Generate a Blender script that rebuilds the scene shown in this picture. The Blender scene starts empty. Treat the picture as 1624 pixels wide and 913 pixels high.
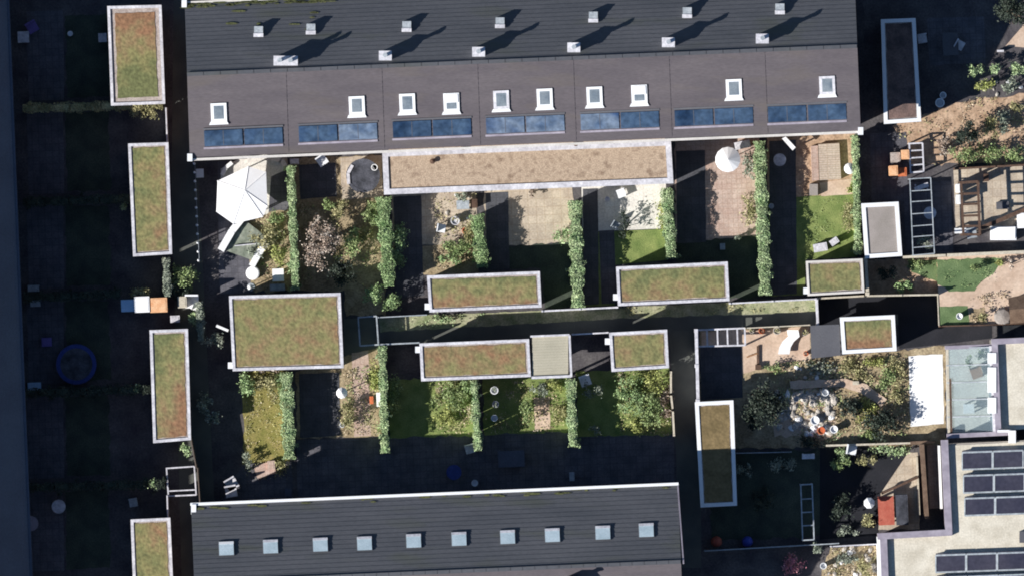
import bpy, math, random
from mathutils import Vector, Quaternion
R = random.Random(7)
SC = bpy.context.scene
# ------------------------------------------------------------ camera, sky, sun, exposure
PPM = 26.0            # photograph pixels per metre
HCAM = 500.0          # flying height
cam = bpy.data.objects.new('camera', bpy.data.cameras.new('camera'))
SC.collection.objects.link(cam); SC.camera = cam
cam.location = (0, 0, HCAM)
cam.data.sensor_fit = 'HORIZONTAL'
cam.data.angle = 2 * math.atan((1624 / PPM / 2) / HCAM)
cam.data.clip_start = 10; cam.data.clip_end = 3000
AZ = math.radians(25.0); EL = math.radians(32.0)
SUN = Vector((-math.cos(EL) * math.cos(AZ), -math.cos(EL) * math.sin(AZ), math.sin(EL)))
sun = bpy.data.objects.new('sun', bpy.data.lights.new('sun', 'SUN'))
SC.collection.objects.link(sun)
sun.data.energy = 5.0; sun.data.angle = math.radians(0.5); sun.data.color = (1.0, 0.97, 0.93)
sun.rotation_euler = SUN.to_track_quat('Z', 'Y').to_euler(); sun.location = (0, 0, 80)
world = bpy.data.worlds.new('World'); SC.world = world; world.use_nodes = True
nt = world.node_tree
sky = nt.nodes.new('ShaderNodeTexSky'); sky.sky_type = 'NISHITA'; sky.sun_disc = False
sky.sun_elevation = EL; sky.sun_rotation = math.atan2(SUN.x, SUN.y)
sky.air_density = 1.0; sky.dust_density = 0.0; sky.ozone_density = 4.0
nt.links.new(sky.outputs[0], nt.nodes['Background'].inputs[0])
nt.nodes['Background'].inputs[1].default_value = 0.06
SC.view_settings.view_transform = 'Standard'; SC.view_settings.look = 'None'
SC.view_settings.exposure = 0.66; SC.view_settings.gamma = 1
SC.cycles.pixel_filter_type = 'BLACKMAN_HARRIS'; SC.cycles.filter_width = 1.85
SC.cycles.use_denoising = True; SC.cycles.max_bounces = 4; SC.cycles.diffuse_bounces = 2

# ------------------------------------------------------------ helpers
def W(x, y, z=0.0):
    f = (1 - z / HCAM) / PPM
    return Vector(((x - 812) * f, (456.5 - y) * f, z))
def lin(c):
    c /= 255.0
    return c / 12.92 if c <= .04045 else ((c + .055) / 1.055) ** 2.4
KK = 1.28
def A(r, g, b, k=1.0):           # colour as seen in full sun -> base colour
    return tuple(min(.88, lin(v) / (KK * k)) for v in (r, g, b)) + (1,)

MATS = {}
def mat(name, cols, scale=3.0, rough=.85, fine=12.0, amt=.25, bump=.0, metallic=0, stretch=None, spec=.3, coord='Object', seed=0, grad=None, pos=None, detail=4):
    m = bpy.data.materials.new(name); m.use_nodes = True; t = m.node_tree; N = t.nodes; L = t.links
    b = N['Principled BSDF']; b.inputs['Roughness'].default_value = rough; b.inputs['Metallic'].default_value = metallic
    b.inputs['Specular IOR Level'].default_value = spec
    tc = N.new('ShaderNodeTexCoord'); mp = N.new('ShaderNodeMapping'); L.new(tc.outputs[coord], mp.inputs[0])
    mp.inputs['Location'].default_value = (seed * 7.3, seed * 3.1, seed)
    if stretch: mp.inputs['Scale'].default_value = stretch
    n1 = N.new('ShaderNodeTexNoise'); n1.inputs['Scale'].default_value = scale; n1.inputs['Detail'].default_value = detail
    L.new(mp.outputs[0], n1.inputs['Vector']); fac = n1.outputs['Fac']
    if grad:
        sp = N.new('ShaderNodeSeparateXYZ'); L.new(tc.outputs['Generated'], sp.inputs[0])
        for k, ax in ((grad[0], 0), (grad[1], 1)):
            q = N.new('ShaderNodeMath'); q.operation = 'MULTIPLY_ADD'; L.new(sp.outputs[ax], q.inputs[0]); q.inputs[1].default_value = k
            L.new(fac, q.inputs[2]); fac = q.outputs[0]
        q = N.new('ShaderNodeMath'); q.operation = 'ADD'; L.new(fac, q.inputs[0]); q.inputs[1].default_value = grad[2] - (grad[0] + grad[1]) / 2; fac = q.outputs[0]
    cr = N.new('ShaderNodeValToRGB'); e = cr.color_ramp.elements
    pos = pos or [.3 + .4 * i / max(1, len(cols) - 1) for i in range(len(cols))]
    e[0].position = pos[0]; e[0].color = cols[0]; e[1].position = pos[-1]; e[1].color = cols[-1]
    for i in range(1, len(cols) - 1):
        x = e.new(pos[i]); x.color = cols[i]
    L.new(fac, cr.inputs[0])
    n2 = N.new('ShaderNodeTexNoise'); n2.inputs['Scale'].default_value = fine; n2.inputs['Detail'].default_value = 3
    L.new(mp.outputs[0], n2.inputs['Vector'])
    mr = N.new('ShaderNodeMapRange'); L.new(n2.outputs['Fac'], mr.inputs[0]); mr.inputs[1].default_value = .3; mr.inputs[2].default_value = .7
    mr.inputs[3].default_value = 1 - amt; mr.inputs[4].default_value = 1 + amt
    mx = N.new('ShaderNodeMix'); mx.data_type = 'RGBA'; mx.blend_type = 'MULTIPLY'; mx.inputs[0].default_value = 1
    L.new(cr.outputs[0], mx.inputs[6]); L.new(mr.outputs[0], mx.inputs[7]); L.new(mx.outputs[2], b.inputs['Base Color'])
    if bump:
        bp = N.new('ShaderNodeBump'); bp.inputs['Strength'].default_value = bump; bp.inputs['Distance'].default_value = .05
        L.new(n2.outputs['Fac'], bp.inputs['Height']); L.new(bp.outputs[0], b.inputs['Normal'])
    MATS[name] = m; return m

def paved(name, c1, c2, joint, bw=.5, bh=.5, rot=0):
    m = mat(name, [c1, c2], 1.2, amt=.18, fine=9); N = m.node_tree.nodes; L = m.node_tree.links
    b = N['Principled BSDF']; src = b.inputs['Base Color'].links[0].from_socket
    tc = N.new('ShaderNodeTexCoord'); mp = N.new('ShaderNodeMapping'); L.new(tc.outputs['Object'], mp.inputs[0]); mp.inputs['Rotation'].default_value = (0, 0, math.radians(-2.4 + rot))
    br = N.new('ShaderNodeTexBrick'); L.new(mp.outputs[0], br.inputs['Vector']); br.inputs['Scale'].default_value = 1
    br.inputs['Brick Width'].default_value = bw; br.inputs['Row Height'].default_value = bh; br.inputs['Mortar Size'].default_value = .02; br.offset = 0
    br.inputs['Color1'].default_value = (1, 1, 1, 1); br.inputs['Color2'].default_value = (.86, .86, .86, 1); br.inputs['Mortar'].default_value = joint
    mx = N.new('ShaderNodeMix'); mx.data_type = 'RGBA'; mx.blend_type = 'MULTIPLY'; mx.inputs[0].default_value = 1
    L.new(src, mx.inputs[6]); L.new(br.outputs[0], mx.inputs[7]); L.new(mx.outputs[2], b.inputs['Base Color'])
    return m

def leafmat(name, cols, scale=1.5):
    m = mat(name, cols, scale, rough=.6, amt=.1, spec=.25); N = m.node_tree.nodes; L = m.node_tree.links
    b = N['Principled BSDF']; src = b.inputs['Base Color'].links[0].from_socket
    g = N.new('ShaderNodeNewGeometry'); mr = N.new('ShaderNodeMapRange'); L.new(g.outputs['Random Per Island'], mr.inputs[0])
    mr.inputs[3].default_value = .45; mr.inputs[4].default_value = 1.5
    mx = N.new('ShaderNodeMix'); mx.data_type = 'RGBA'; mx.blend_type = 'MULTIPLY'; mx.inputs[0].default_value = 1
    L.new(src, mx.inputs[6]); L.new(mr.outputs[0], mx.inputs[7]); L.new(mx.outputs[2], b.inputs['Base Color'])
    return m

ORG = {}
class MB:
    def __init__(s): s.v = []; s.f = []
    def face(s, pts):
        n = len(s.v); s.v += [Vector(p) for p in pts]; s.f.append(tuple(range(n, n + len(pts)))); return s
    def prism(s, top, z0=None, z1=None, bot=None):      # top: world points (ccw or cw); bot points below
        if bot is None:
            bot = [Vector((p.x, p.y, z0)) for p in top]
        if z1 is not None: top = [Vector((p.x, p.y, z1)) for p in top]
        ar = sum(top[i].x * top[(i + 1) % len(top)].y - top[(i + 1) % len(top)].x * top[i].y for i in range(len(top)))
        if ar < 0: top = top[::-1]; bot = bot[::-1]
        n = len(s.v); k = len(top); s.v += top + bot
        s.f.append(tuple(range(n, n + k))); s.f.append(tuple(range(n + 2 * k - 1, n + k - 1, -1)))
        for i in range(k):
            j = (i + 1) % k; s.f.append((n + i, n + k + i, n + k + j, n + j))
        return s
    def pp(s, pts, z0, z1): return s.prism([W(x, y, z1) for x, y in pts], z0, z1)
    def rect(s, x0, y0, x1, y1, z0, z1, rot=0):
        cx, cy = (x0 + x1) / 2, (y0 + y1) / 2; a = math.radians(rot); P = []
        for dx, dy in ((x0 - cx, y0 - cy), (x1 - cx, y0 - cy), (x1 - cx, y1 - cy), (x0 - cx, y1 - cy)):
            P.append((cx + dx * math.cos(a) - dy * math.sin(a), cy + dx * math.sin(a) + dy * math.cos(a)))
        return s.pp(P, z0, z1)
    def bar(s, a, b, w, z0, z1):       # px endpoints, width in px
        d = Vector((b[0] - a[0], b[1] - a[1])); d.normalize(); n = Vector((-d.y, d.x)) * w / 2
        return s.pp([(a[0] + n.x, a[1] + n.y), (b[0] + n.x, b[1] + n.y), (b[0] - n.x, b[1] - n.y), (a[0] - n.x, a[1] - n.y)], z0, z1)
    def beam(s, p, q, w, h=None):      # world endpoints, metres
        h = h or w; d = (q - p).normalized(); u = Vector((0, 0, 1)) if abs(d.z) < .9 else Vector((1, 0, 0))
        a = d.cross(u).normalized() * w / 2; c = a.cross(d).normalized() * h / 2; n = len(s.v)
        for e in (p, q): s.v += [e + a + c, e - a + c, e - a - c, e + a - c]
        s.f += [(n, n + 1, n + 2, n + 3), (n + 7, n + 6, n + 5, n + 4)] + [(n + i, n + 4 + i, n + 4 + (i + 1) % 4, n + (i + 1) % 4) for i in range(4)]
        return s
    def lathe(s, c, prof, k=20):       # prof: (radius, z) world metres, c world
        n = len(s.v)
        for r, z in prof:
            for i in range(k):
                a = 2 * math.pi * i / k; s.v.append(Vector((c.x + r * math.cos(a), c.y + r * math.sin(a), c.z + z)))
        for j in range(len(prof) - 1):
            for i in range(k):
                i2 = (i + 1) % k; s.f.append((n + j * k + i, n + j * k + i2, n + (j + 1) * k + i2, n + (j + 1) * k + i))
        if prof[-1][0] > 1e-4: s.f.append(tuple(n + (len(prof) - 1) * k + i for i in range(k)))
        if prof[0][0] > 1e-4: s.f.append(tuple(n + i for i in range(k))[::-1])
        return s
    def leaf(s, p, size, up=.55):
        n = Vector((R.gauss(0, 1), R.gauss(0, 1), R.gauss(0, 1))).normalized() + Vector((0, 0, up)); n.normalize()
        a = n.orthogonal().normalized(); a = Quaternion(n, R.uniform(0, 6.28)) @ a; b = n.cross(a)
        l = size * R.uniform(.6, 1.3); w = l * R.uniform(.45, .8)
        s.face([p - a * l / 2, p + b * w / 2 - a * l * .05, p + a * l / 2, p - b * w / 2 - a * l * .05]); return s
    def crown(s, c, rx, ry, rz, n, size=.13, clumps=None, rough=.22):   # foliage spread in an uneven ellipsoid
        clumps = clumps or max(5, int(14 * rx * ry + 4)); C = []
        for i in range(clumps):
            d = Vector((R.gauss(0, 1), R.gauss(0, 1), R.gauss(0, 1) + .35)).normalized() * R.uniform(.35, .95)
            C.append(Vector((d.x * rx, d.y * ry, d.z * rz)))
        sg = .34 * (rx + ry) / 2 / max(1, clumps ** .28)
        for i in range(n):
            q = R.choice(C); p = q + Vector((R.gauss(0, sg), R.gauss(0, sg), R.gauss(0, sg * .8)))
            if p.z < -rz: p.z = -rz * .9
            s.leaf(c + p, size)
        return s
    def rock(s, c, r, k=8):
        n = len(s.v); rings = [(.9, 0), (1.05, .35), (.75, .75), (.3, .95)]; j0 = [R.uniform(.75, 1.2) for _ in range(k)]
        for rr, z in rings:
            for i in range(k):
                a = 2 * math.pi * i / k; q = r * rr * j0[i] * R.uniform(.9, 1.1)
                s.v.append(c + Vector((q * math.cos(a), q * math.sin(a) * .85, r * z * .8 * R.uniform(.85, 1.1))))
        for j in range(3):
            for i in range(k):
                i2 = (i + 1) % k; s.f.append((n + j * k + i, n + j * k + i2, n + (j + 1) * k + i2, n + (j + 1) * k + i))
        s.f.append(tuple(n + 3 * k + i for i in range(k))); return s
    def build(s, name, m, parent=None, label=None, cat=None, group=None, kind=None, smooth=False, origin=None):
        if parent is not None: o0 = ORG[parent.name]
        else:
            if origin is None:
                k = len(s.v); o0 = Vector((sum(v.x for v in s.v) / k, sum(v.y for v in s.v) / k, min(v.z for v in s.v)))
            else: o0 = origin
        me = bpy.data.meshes.new(name); me.from_pydata([tuple(v - o0) for v in s.v], [], s.f); me.update()
        if smooth:
            for p in me.polygons: p.use_smooth = True
        me.materials.append(MATS[m] if isinstance(m, str) else m)
        o = bpy.data.objects.new(name, me); SC.collection.objects.link(o); ORG[o.name] = o0
        if parent is not None: o.parent = parent
        else: o.location = o0
        tag(o, label, cat, group, kind); return o
def tag(o, label=None, cat=None, group=None, kind=None):
    if label: o['label'] = label
    if cat: o['category'] = cat
    if group: o['group'] = group
    if kind: o['kind'] = kind
def thing(name, label, cat, at, group=None):
    o = bpy.data.objects.new(name, None); o.empty_display_size = .3; SC.collection.objects.link(o)
    ORG[o.name] = Vector(at); o.location = at; tag(o, label, cat, group); return o
def lerp(a, b, t): return (a[0] + (b[0] - a[0]) * t, a[1] + (b[1] - a[1]) * t)
def bil(q, u, v): return lerp(lerp(q[0], q[1], u), lerp(q[3], q[2], u), v)   # q: TL TR BR BL
def inset(q, d):        # inset a px quad by d px
    c = []
    for i in range(4):
        p = Vector(q[i]); a = (Vector(q[(i + 1) % 4]) - p).normalized(); b = (Vector(q[i - 1]) - p).normalized()
        r = p + (a + b) * d; c.append((r.x, r.y))
    return c
def ragged(pts, amp, step=8):
    o = []
    for i in range(len(pts)):
        a, b = pts[i], pts[(i + 1) % len(pts)]; L = math.dist(a, b); k = max(1, int(L / step))
        for j in range(k):
            p = lerp(a, b, j / k); o.append((p[0] + R.uniform(-amp, amp), p[1] + R.uniform(-amp, amp)) if amp else p)
    return o
def inpoly(p, poly):
    x, y = p; c = False
    for i in range(len(poly)):
        (x1, y1), (x2, y2) = poly[i], poly[i - 1]
        if (y1 > y) != (y2 > y) and x < (x2 - x1) * (y - y1) / (y2 - y1) + x1: c = not c
    return c
LAY = []
def patch(name, pts, m, amp=0, z=None, th=None, label=None, cat=None, kind='structure'):
    pts = ragged(pts, amp) if amp else pts
    bb = (min(p[0] for p in pts), min(p[1] for p in pts), max(p[0] for p in pts), max(p[1] for p in pts))
    if z is None:
        z = .008
        for b_, z_ in LAY:
            if b_[0] < bb[2] and bb[0] < b_[2] and b_[1] < bb[3] and bb[1] < b_[3]: z = max(z, z_ + .004)
        LAY.append((bb, z))
    mb = MB()
    if th: mb.pp(pts, z - th, z)
    else:
        w = [W(x, y, z) for x, y in pts]
        ar = sum(w[i].x * w[(i + 1) % len(w)].y - w[(i + 1) % len(w)].x * w[i].y for i in range(len(w)))
        mb.face(w if ar > 0 else w[::-1])
    return mb.build(name, m, kind=kind, label=label, cat=cat)

# ------------------------------------------------------------ materials
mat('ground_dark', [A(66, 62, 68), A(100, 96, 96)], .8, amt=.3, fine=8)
mat('asphalt', [A(84, 86, 84), A(106, 108, 100)], .6, amt=.15, fine=20)
mat('court', [A(30, 32, 38), A(44, 44, 50)], .7, amt=.2, fine=9)  # near-black ground tone with the shade put into the colour
mat('verge', [A(125, 135, 95), A(185, 180, 150)], 1.5, amt=.3, fine=9)
mat('soil', [A(140, 122, 94), A(190, 172, 140)], 1.4, amt=.35, fine=8, bump=.5)
mat('soil_red', [A(164, 134, 108), A(210, 180, 152)], 1.6, amt=.3, fine=7, bump=.4)
mat('sand', [A(196, 168, 145), A(222, 198, 176)], .9, amt=.12, fine=7)
mat('lawn', [A(104, 124, 66), A(150, 160, 96)], 1.2, amt=.25, fine=14, bump=.5)
mat('lawn_green', [A(82, 106, 66), A(116, 136, 92)], 1.2, amt=.22, fine=14, bump=.5)
mat('lawn_dry', [A(120, 118, 58), A(160, 145, 90)], 1.6, amt=.3, fine=12, bump=.5)
mat('lawn_shade', [A(52, 60, 54), A(80, 88, 74)], .9, amt=.3, fine=12)  # lawn greyed down, shade of the dim plots put into the colour
paved('paving', A(182, 166, 148), A(215, 200, 178), (.82, .78, .74, 1))
paved('paving_pink', A(190, 162, 148), A(214, 192, 178), (.8, .75, .72, 1), .3, .3)
paved('paving_white', A(228, 222, 214), A(244, 240, 230), (.9, .88, .86, 1), .6, .6)
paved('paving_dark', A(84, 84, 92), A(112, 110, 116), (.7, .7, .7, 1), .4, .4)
paved('shade_slate', A(76, 78, 84), A(98, 98, 104), (.75, .75, .75, 1), .5, .5)  # dark slate tone that paints extra shade on the ground
paved('decking', A(196, 178, 162), A(210, 194, 176), (.75, .7, .65, 1), 3, .14)
mat('terrace_white', [A(255, 255, 255), A(255, 255, 255)], 1, amt=.04, rough=.8)
def roofmat(name, c1, c2, moss):
    m = mat(name, [c1, c2], .9, amt=.12, fine=14, rough=.7, stretch=(.25, 1, 1)); N = m.node_tree.nodes; L = m.node_tree.links
    b = N['Principled BSDF']; src = b.inputs['Base Color'].links[0].from_socket
    n = N.new('ShaderNodeTexNoise'); n.inputs['Scale'].default_value = .45; n.inputs['Detail'].default_value = 6
    tc = N.new('ShaderNodeTexCoord'); mp = N.new('ShaderNodeMapping'); mp.inputs['Scale'].default_value = (.5, 2.2, 1); L.new(tc.outputs['Object'], mp.inputs[0]); L.new(mp.outputs[0], n.inputs[0])
    cr = N.new('ShaderNodeValToRGB'); cr.color_ramp.elements[0].position = .56; cr.color_ramp.elements[0].color = (0, 0, 0, 1); cr.color_ramp.elements[1].position = .8; cr.color_ramp.elements[1].color = (.8, .8, .8, 1)
    L.new(n.outputs['Fac'], cr.inputs[0]); mx = N.new('ShaderNodeMix'); mx.data_type = 'RGBA'
    L.new(cr.outputs[0], mx.inputs[0]); L.new(src, mx.inputs[6]); mx.inputs[7].default_value = moss; L.new(mx.outputs[2], b.inputs['Base Color'])
    return m
roofmat('roof_tile', (.082, .071, .079, 1), (.110, .095, .101, 1), (.112, .094, .080, 1))
roofmat('roof_tile_north', (.066, .070, .080, 1), (.090, .092, .102, 1), (.072, .078, .058, 1))  # same tile, darker and bluer copy for the dimly lit north slope
mat('sail_cloth', [A(248, 246, 242), A(255, 255, 255)], 2.5, amt=.06, fine=2)
mat('moss', [(.09, .10, .035, 1), (.14, .14, .06, 1)], 1.0, amt=.3, fine=8, bump=.6)
mat('roof_navy', [(.07, .075, .10, 1), (.09, .10, .13, 1)], .5, amt=.12, fine=9, rough=.6)
mat('brick', [A(120, 95, 85), A(140, 112, 98)], 3, amt=.2, fine=16)
mat('render_wall', [A(190, 180, 168), A(205, 195, 182)], .8, amt=.08)
mat('brown_wall', [A(100, 80, 66), A(130, 108, 90)], 2, amt=.2)
mat('timber_wall', [A(96, 84, 76), A(118, 104, 94)], 2, amt=.2, stretch=(8, 8, .5))
mat('white_metal', [A(250, 250, 250), A(242, 244, 246)], 1, amt=.05, rough=.6)
mat('pale_metal', [A(196, 194, 200), A(232, 230, 234)], 1.6, amt=.2, fine=7, rough=.6)
mat('grey_metal', [A(150, 158, 164), A(190, 196, 200)], 3, amt=.15, rough=.5)
mat('lilac_metal', [A(148, 140, 152), A(176, 168, 178)], 1.2, amt=.12, fine=4, rough=.6)
mat('gutter', [A(214, 208, 200), A(236, 230, 222)], 1, amt=.1, rough=.5)
mat('pink_gravel', [A(158, 144, 136), A(196, 184, 176)], 4, amt=.2, fine=16)
mat('tan_gravel', [A(150, 128, 108), A(196, 174, 150), A(172, 150, 128)], 1.9, amt=.3, fine=13, bump=.4)
mat('cream_gravel', [A(204, 195, 176), A(232, 224, 206)], 1.2, amt=.13, fine=9)
mat('grey_gravel', [A(150, 142, 134), A(176, 166, 160)], .7, amt=.1, fine=14)
mat('dark_gravel', [A(84, 72, 70), A(132, 108, 100)], 1.4, amt=.25, fine=9)
mat('felt', [A(92, 92, 98), A(104, 104, 108)], .5, amt=.1, fine=14)
mat('slab_grey', [A(178, 172, 152), A(194, 187, 166)], .8, amt=.06, rough=.6)
mat('dark_soil', [A(70, 62, 58), A(90, 84, 76)], 2, amt=.3)
mat('glass_blue', [(.012, .028, .062, 1), (.05, .085, .14, 1), (.014, .035, .085, 1)], .45, amt=.3, fine=3, rough=.25, spec=.5)
mat('glass_blue_reflect', [(.05, .085, .15, 1), (.14, .18, .24, 1), (.03, .06, .13, 1)], .6, amt=.3, fine=3, rough=.25, spec=.5)  # paler blue with a sky reflection painted into the colour
mat('panel_dark', [(.030, .030, .048, 1), (.048, .046, .064, 1)], .5, amt=.15, fine=4, rough=.25, spec=.5)
mat('pane_grey', [(.13, .16, .19, 1), (.22, .25, .27, 1)], 1.5, amt=.1, rough=.15, spec=.6)
mat('pane_pale', [(.42, .52, .56, 1), (.56, .66, .70, 1)], 1.5, amt=.08, rough=.2, spec=.6)
mat('white_cloth', [A(255, 255, 255), A(250, 248, 246)], 2, amt=.03)
mat('black_mat', [A(40, 42, 48), A(96, 98, 108)], 1.6, amt=.3, rough=.6)
mat('blue_pad', [(.02, .035, .16, 1), (.03, .05, .20, 1)], 3, amt=.15, rough=.6)
mat('wood', [A(150, 110, 80), A(176, 134, 98)], 3, amt=.2, stretch=(6, 1, 1))
mat('wood_pale', [A(196, 186, 166), A(216, 206, 186)], 3, amt=.15)
mat('wood_dark', [A(84, 64, 52), A(108, 84, 70)], 3, amt=.2)
mat('terracotta', [A(200, 100, 60), A(214, 128, 84)], 4, amt=.15)
mat('orange', [A(226, 158, 108), A(246, 200, 156)], 3, amt=.1)
mat('red', [A(176, 86, 70), A(196, 112, 92)], 2.5, amt=.15)
mat('blue', [(.03, .05, .30, 1), (.04, .07, .36, 1)], 2, amt=.1, rough=.5)
mat('purple', [(.12, .09, .26, 1), (.15, .11, .30, 1)], 2, amt=.1)
mat('lightblue', [A(170, 205, 235), A(190, 220, 245)], 3, amt=.1)
mat('tarp', [A(112, 122, 106), A(160, 164, 150)], 1.8, amt=.25, fine=5, bump=.4)
mat('stone', [A(150, 142, 134), A(226, 218, 206)], 5, amt=.25, fine=14)
mat('bark', [(.10, .075, .055, 1), (.15, .12, .09, 1)], 6, amt=.3)
leafmat('leaf_hedge', [A(116, 148, 94), A(176, 196, 142)], 2.6)
leafmat('leaf_pale', [A(134, 164, 112), A(198, 212, 164)], 2.6)
leafmat('leaf_mid', [A(118, 142, 88), A(172, 184, 128)])
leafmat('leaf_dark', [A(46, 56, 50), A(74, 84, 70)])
leafmat('leaf_yellow', [A(146, 156, 88), A(190, 192, 120)])
leafmat('leaf_brown', [A(120, 96, 84), A(188, 168, 150), A(232, 222, 208)], 3)
leafmat('leaf_olive', [A(138, 138, 92), A(200, 190, 144)])
leafmat('leaf_grey', [A(128, 140, 122), A(172, 176, 158)])
leafmat('leaf_pink', [A(190, 110, 130), A(214, 160, 160)])
leafmat('litter', [A(120, 100, 70), A(190, 170, 140), A(225, 212, 190)], 4)
def glassmat():
    m = bpy.data.materials.new('roof_glass'); m.use_nodes = True; N = m.node_tree.nodes; L = m.node_tree.links
    b = N['Principled BSDF']; b.inputs['Base Color'].default_value = (.2, .25, .28, 1); b.inputs['Roughness'].default_value = .1
    tr = N.new('ShaderNodeBsdfTransparent'); tr.inputs[0].default_value = (.88, .95, .96, 1); ms = N.new('ShaderNodeMixShader'); ms.inputs[0].default_value = .3
    L.new(tr.outputs[0], ms.inputs[1]); L.new(b.outputs[0], ms.inputs[2]); L.new(ms.outputs[0], N['Material Output'].inputs[0]); MATS['roof_glass'] = m
glassmat()
def sedum(key, grad, seed):
    return mat('sedum_' + key, [A(112, 116, 76), A(138, 132, 88), A(144, 126, 90), A(146, 110, 82)], 1.3, amt=.3, fine=5, bump=.8, seed=seed, grad=grad, pos=[.26, .48, .64, .85], detail=9)

# ------------------------------------------------------------ ground, alley, plots
g = MB(); g.face([(-400, -400, 0), (400, -400, 0), (400, 400, 0), (-400, 400, 0)]); g.build('ground', 'ground_dark', kind='structure', origin=Vector((0, 0, 0)))
patch('lane_path', [(276, -60), (298, -60), (345, 900), (330, 1000), (290, 1000), (272, 300)], 'asphalt')
patch('alley_path', [(545, 505), (1487, 466), (1489, 512), (1300, 520), (1100, 524), (1080, 700), (1078, 770), (1070, 700), (1062, 525), (600, 548), (547, 592)], 'asphalt')
patch('verge_path', [(600, 503), (1294, 474), (1296, 494), (980, 505), (604, 526)], 'verge', 1.0)
patch('court_shade_patch', [(1298, 474), (1487, 467), (1489, 517), (1573, 515), (1573, 536), (1500, 545), (1426, 553), (1424, 498), (1332, 502), (1332, 514), (1298, 516)], 'court', 0)  # ground darkened to deepen the shade beside the alley
patch('east_path', [(1066, 525), (1104, 522), (1112, 640), (1112, 900), (1078, 900)], 'asphalt')
# left plots, in the shade of the house behind them
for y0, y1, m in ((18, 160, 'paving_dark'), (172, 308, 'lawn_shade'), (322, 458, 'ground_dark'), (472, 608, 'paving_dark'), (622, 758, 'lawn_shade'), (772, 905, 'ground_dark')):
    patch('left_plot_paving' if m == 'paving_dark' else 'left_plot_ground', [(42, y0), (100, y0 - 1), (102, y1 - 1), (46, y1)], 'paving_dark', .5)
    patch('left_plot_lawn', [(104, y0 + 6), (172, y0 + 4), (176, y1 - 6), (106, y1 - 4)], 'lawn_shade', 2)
# plots south of the upper terrace
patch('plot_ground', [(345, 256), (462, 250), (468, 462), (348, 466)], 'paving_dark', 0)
patch('plot_paving', [(350, 268), (378, 253), (456, 250), (457, 268), (430, 280), (425, 345), (384, 352), (350, 340)], 'paving_white', .5)
patch('plot_bed', [(395, 345), (460, 330), (466, 460), (400, 464)], 'soil', 3)
patch('plot_ground', [(466, 250), (606, 246), (612, 500), (548, 500), (545, 462), (470, 462)], 'soil', 2)
patch('plot_paving', [(540, 250), (606, 247), (607, 312), (542, 318)], 'paving', 1)
patch('plot_paving', [(620, 300), (755, 296), (757, 385), (622, 392)], 'paving', 2)
patch('plot_bed', [(622, 392), (757, 385), (760, 432), (625, 440)], 'soil', 2)
patch('plot_paving', [(768, 300), (908, 292), (908, 384), (768, 392)], 'paving', 2)
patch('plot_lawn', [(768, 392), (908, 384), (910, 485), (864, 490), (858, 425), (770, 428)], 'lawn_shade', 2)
patch('plot_paving', [(922, 292), (1056, 288), (1058, 362), (924, 368)], 'paving_white')
patch('plot_lawn', [(924, 369), (1058, 363), (1060, 412), (975, 420), (975, 484), (926, 486)], 'lawn')
patch('garden_walk', [(950, 366), (974, 365), (978, 480), (954, 482)], 'paving_dark')
patch('plot_paving', [(1070, 224), (1204, 216), (1208, 374), (1072, 384)], 'paving_pink', 1.5)
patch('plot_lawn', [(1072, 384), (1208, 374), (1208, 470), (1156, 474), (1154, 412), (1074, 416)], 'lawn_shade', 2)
patch('plot_paving', [(1216, 216), (1356, 210), (1358, 312), (1218, 320)], 'soil_red', 1)
patch('plot_lawn', [(1218, 314), (1358, 308), (1360, 408), (1278, 412), (1276, 468), (1220, 470)], 'lawn', 1)
for q in ([(624, 312), (668, 310), (672, 468), (628, 474)], [(770, 306), (806, 304), (808, 426), (772, 428)], [(924, 300), (948, 299), (950, 482), (926, 484)], [(1072, 240), (1118, 238), (1120, 384), (1074, 386)], [(1220, 224), (1262, 222), (1264, 466), (1222, 468)], [(474, 262), (532, 258), (534, 312), (476, 316)]):
    patch('hedge_shade_strip', q, 'shade_slate', .4)  # dark strips painting deeper hedge shade onto the plots
# plots north of the lower terrace
patch('plot_lawn', [(385, 588), (455, 585), (462, 735), (386, 740)], 'lawn_dry', 2)
patch('plot_paving', [(385, 735), (462, 730), (466, 790), (350, 796)], 'paving_dark', 1)
patch('plot_soil', [(470, 588), (600, 550), (606, 690), (472, 696)], 'soil', 2)
patch('garden_walk', [(558, 560), (584, 555), (588, 690), (562, 692)], 'paving_pink', .6)
patch('plot_paving', [(470, 698), (1068, 676), (1070, 766), (472, 790)], 'paving_dark')
patch('plot_lawn', [(616, 602), (750, 598), (754, 690), (618, 694)], 'lawn', 2)
patch('plot_lawn', [(766, 600), (900, 596), (902, 684), (768, 688)], 'lawn', 2)
patch('garden_walk', [(846, 630), (872, 629), (873, 680), (848, 681)], 'sand', .4)
patch('plot_lawn', [(914, 590), (1062, 584), (1066, 690), (916, 692)], 'lawn', 2)
patch('hedge_shade_strip', [(474, 592), (538, 590), (540, 690), (476, 694)], 'shade_slate', .4)  # dark strip painted where the hedge shadow lies
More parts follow.
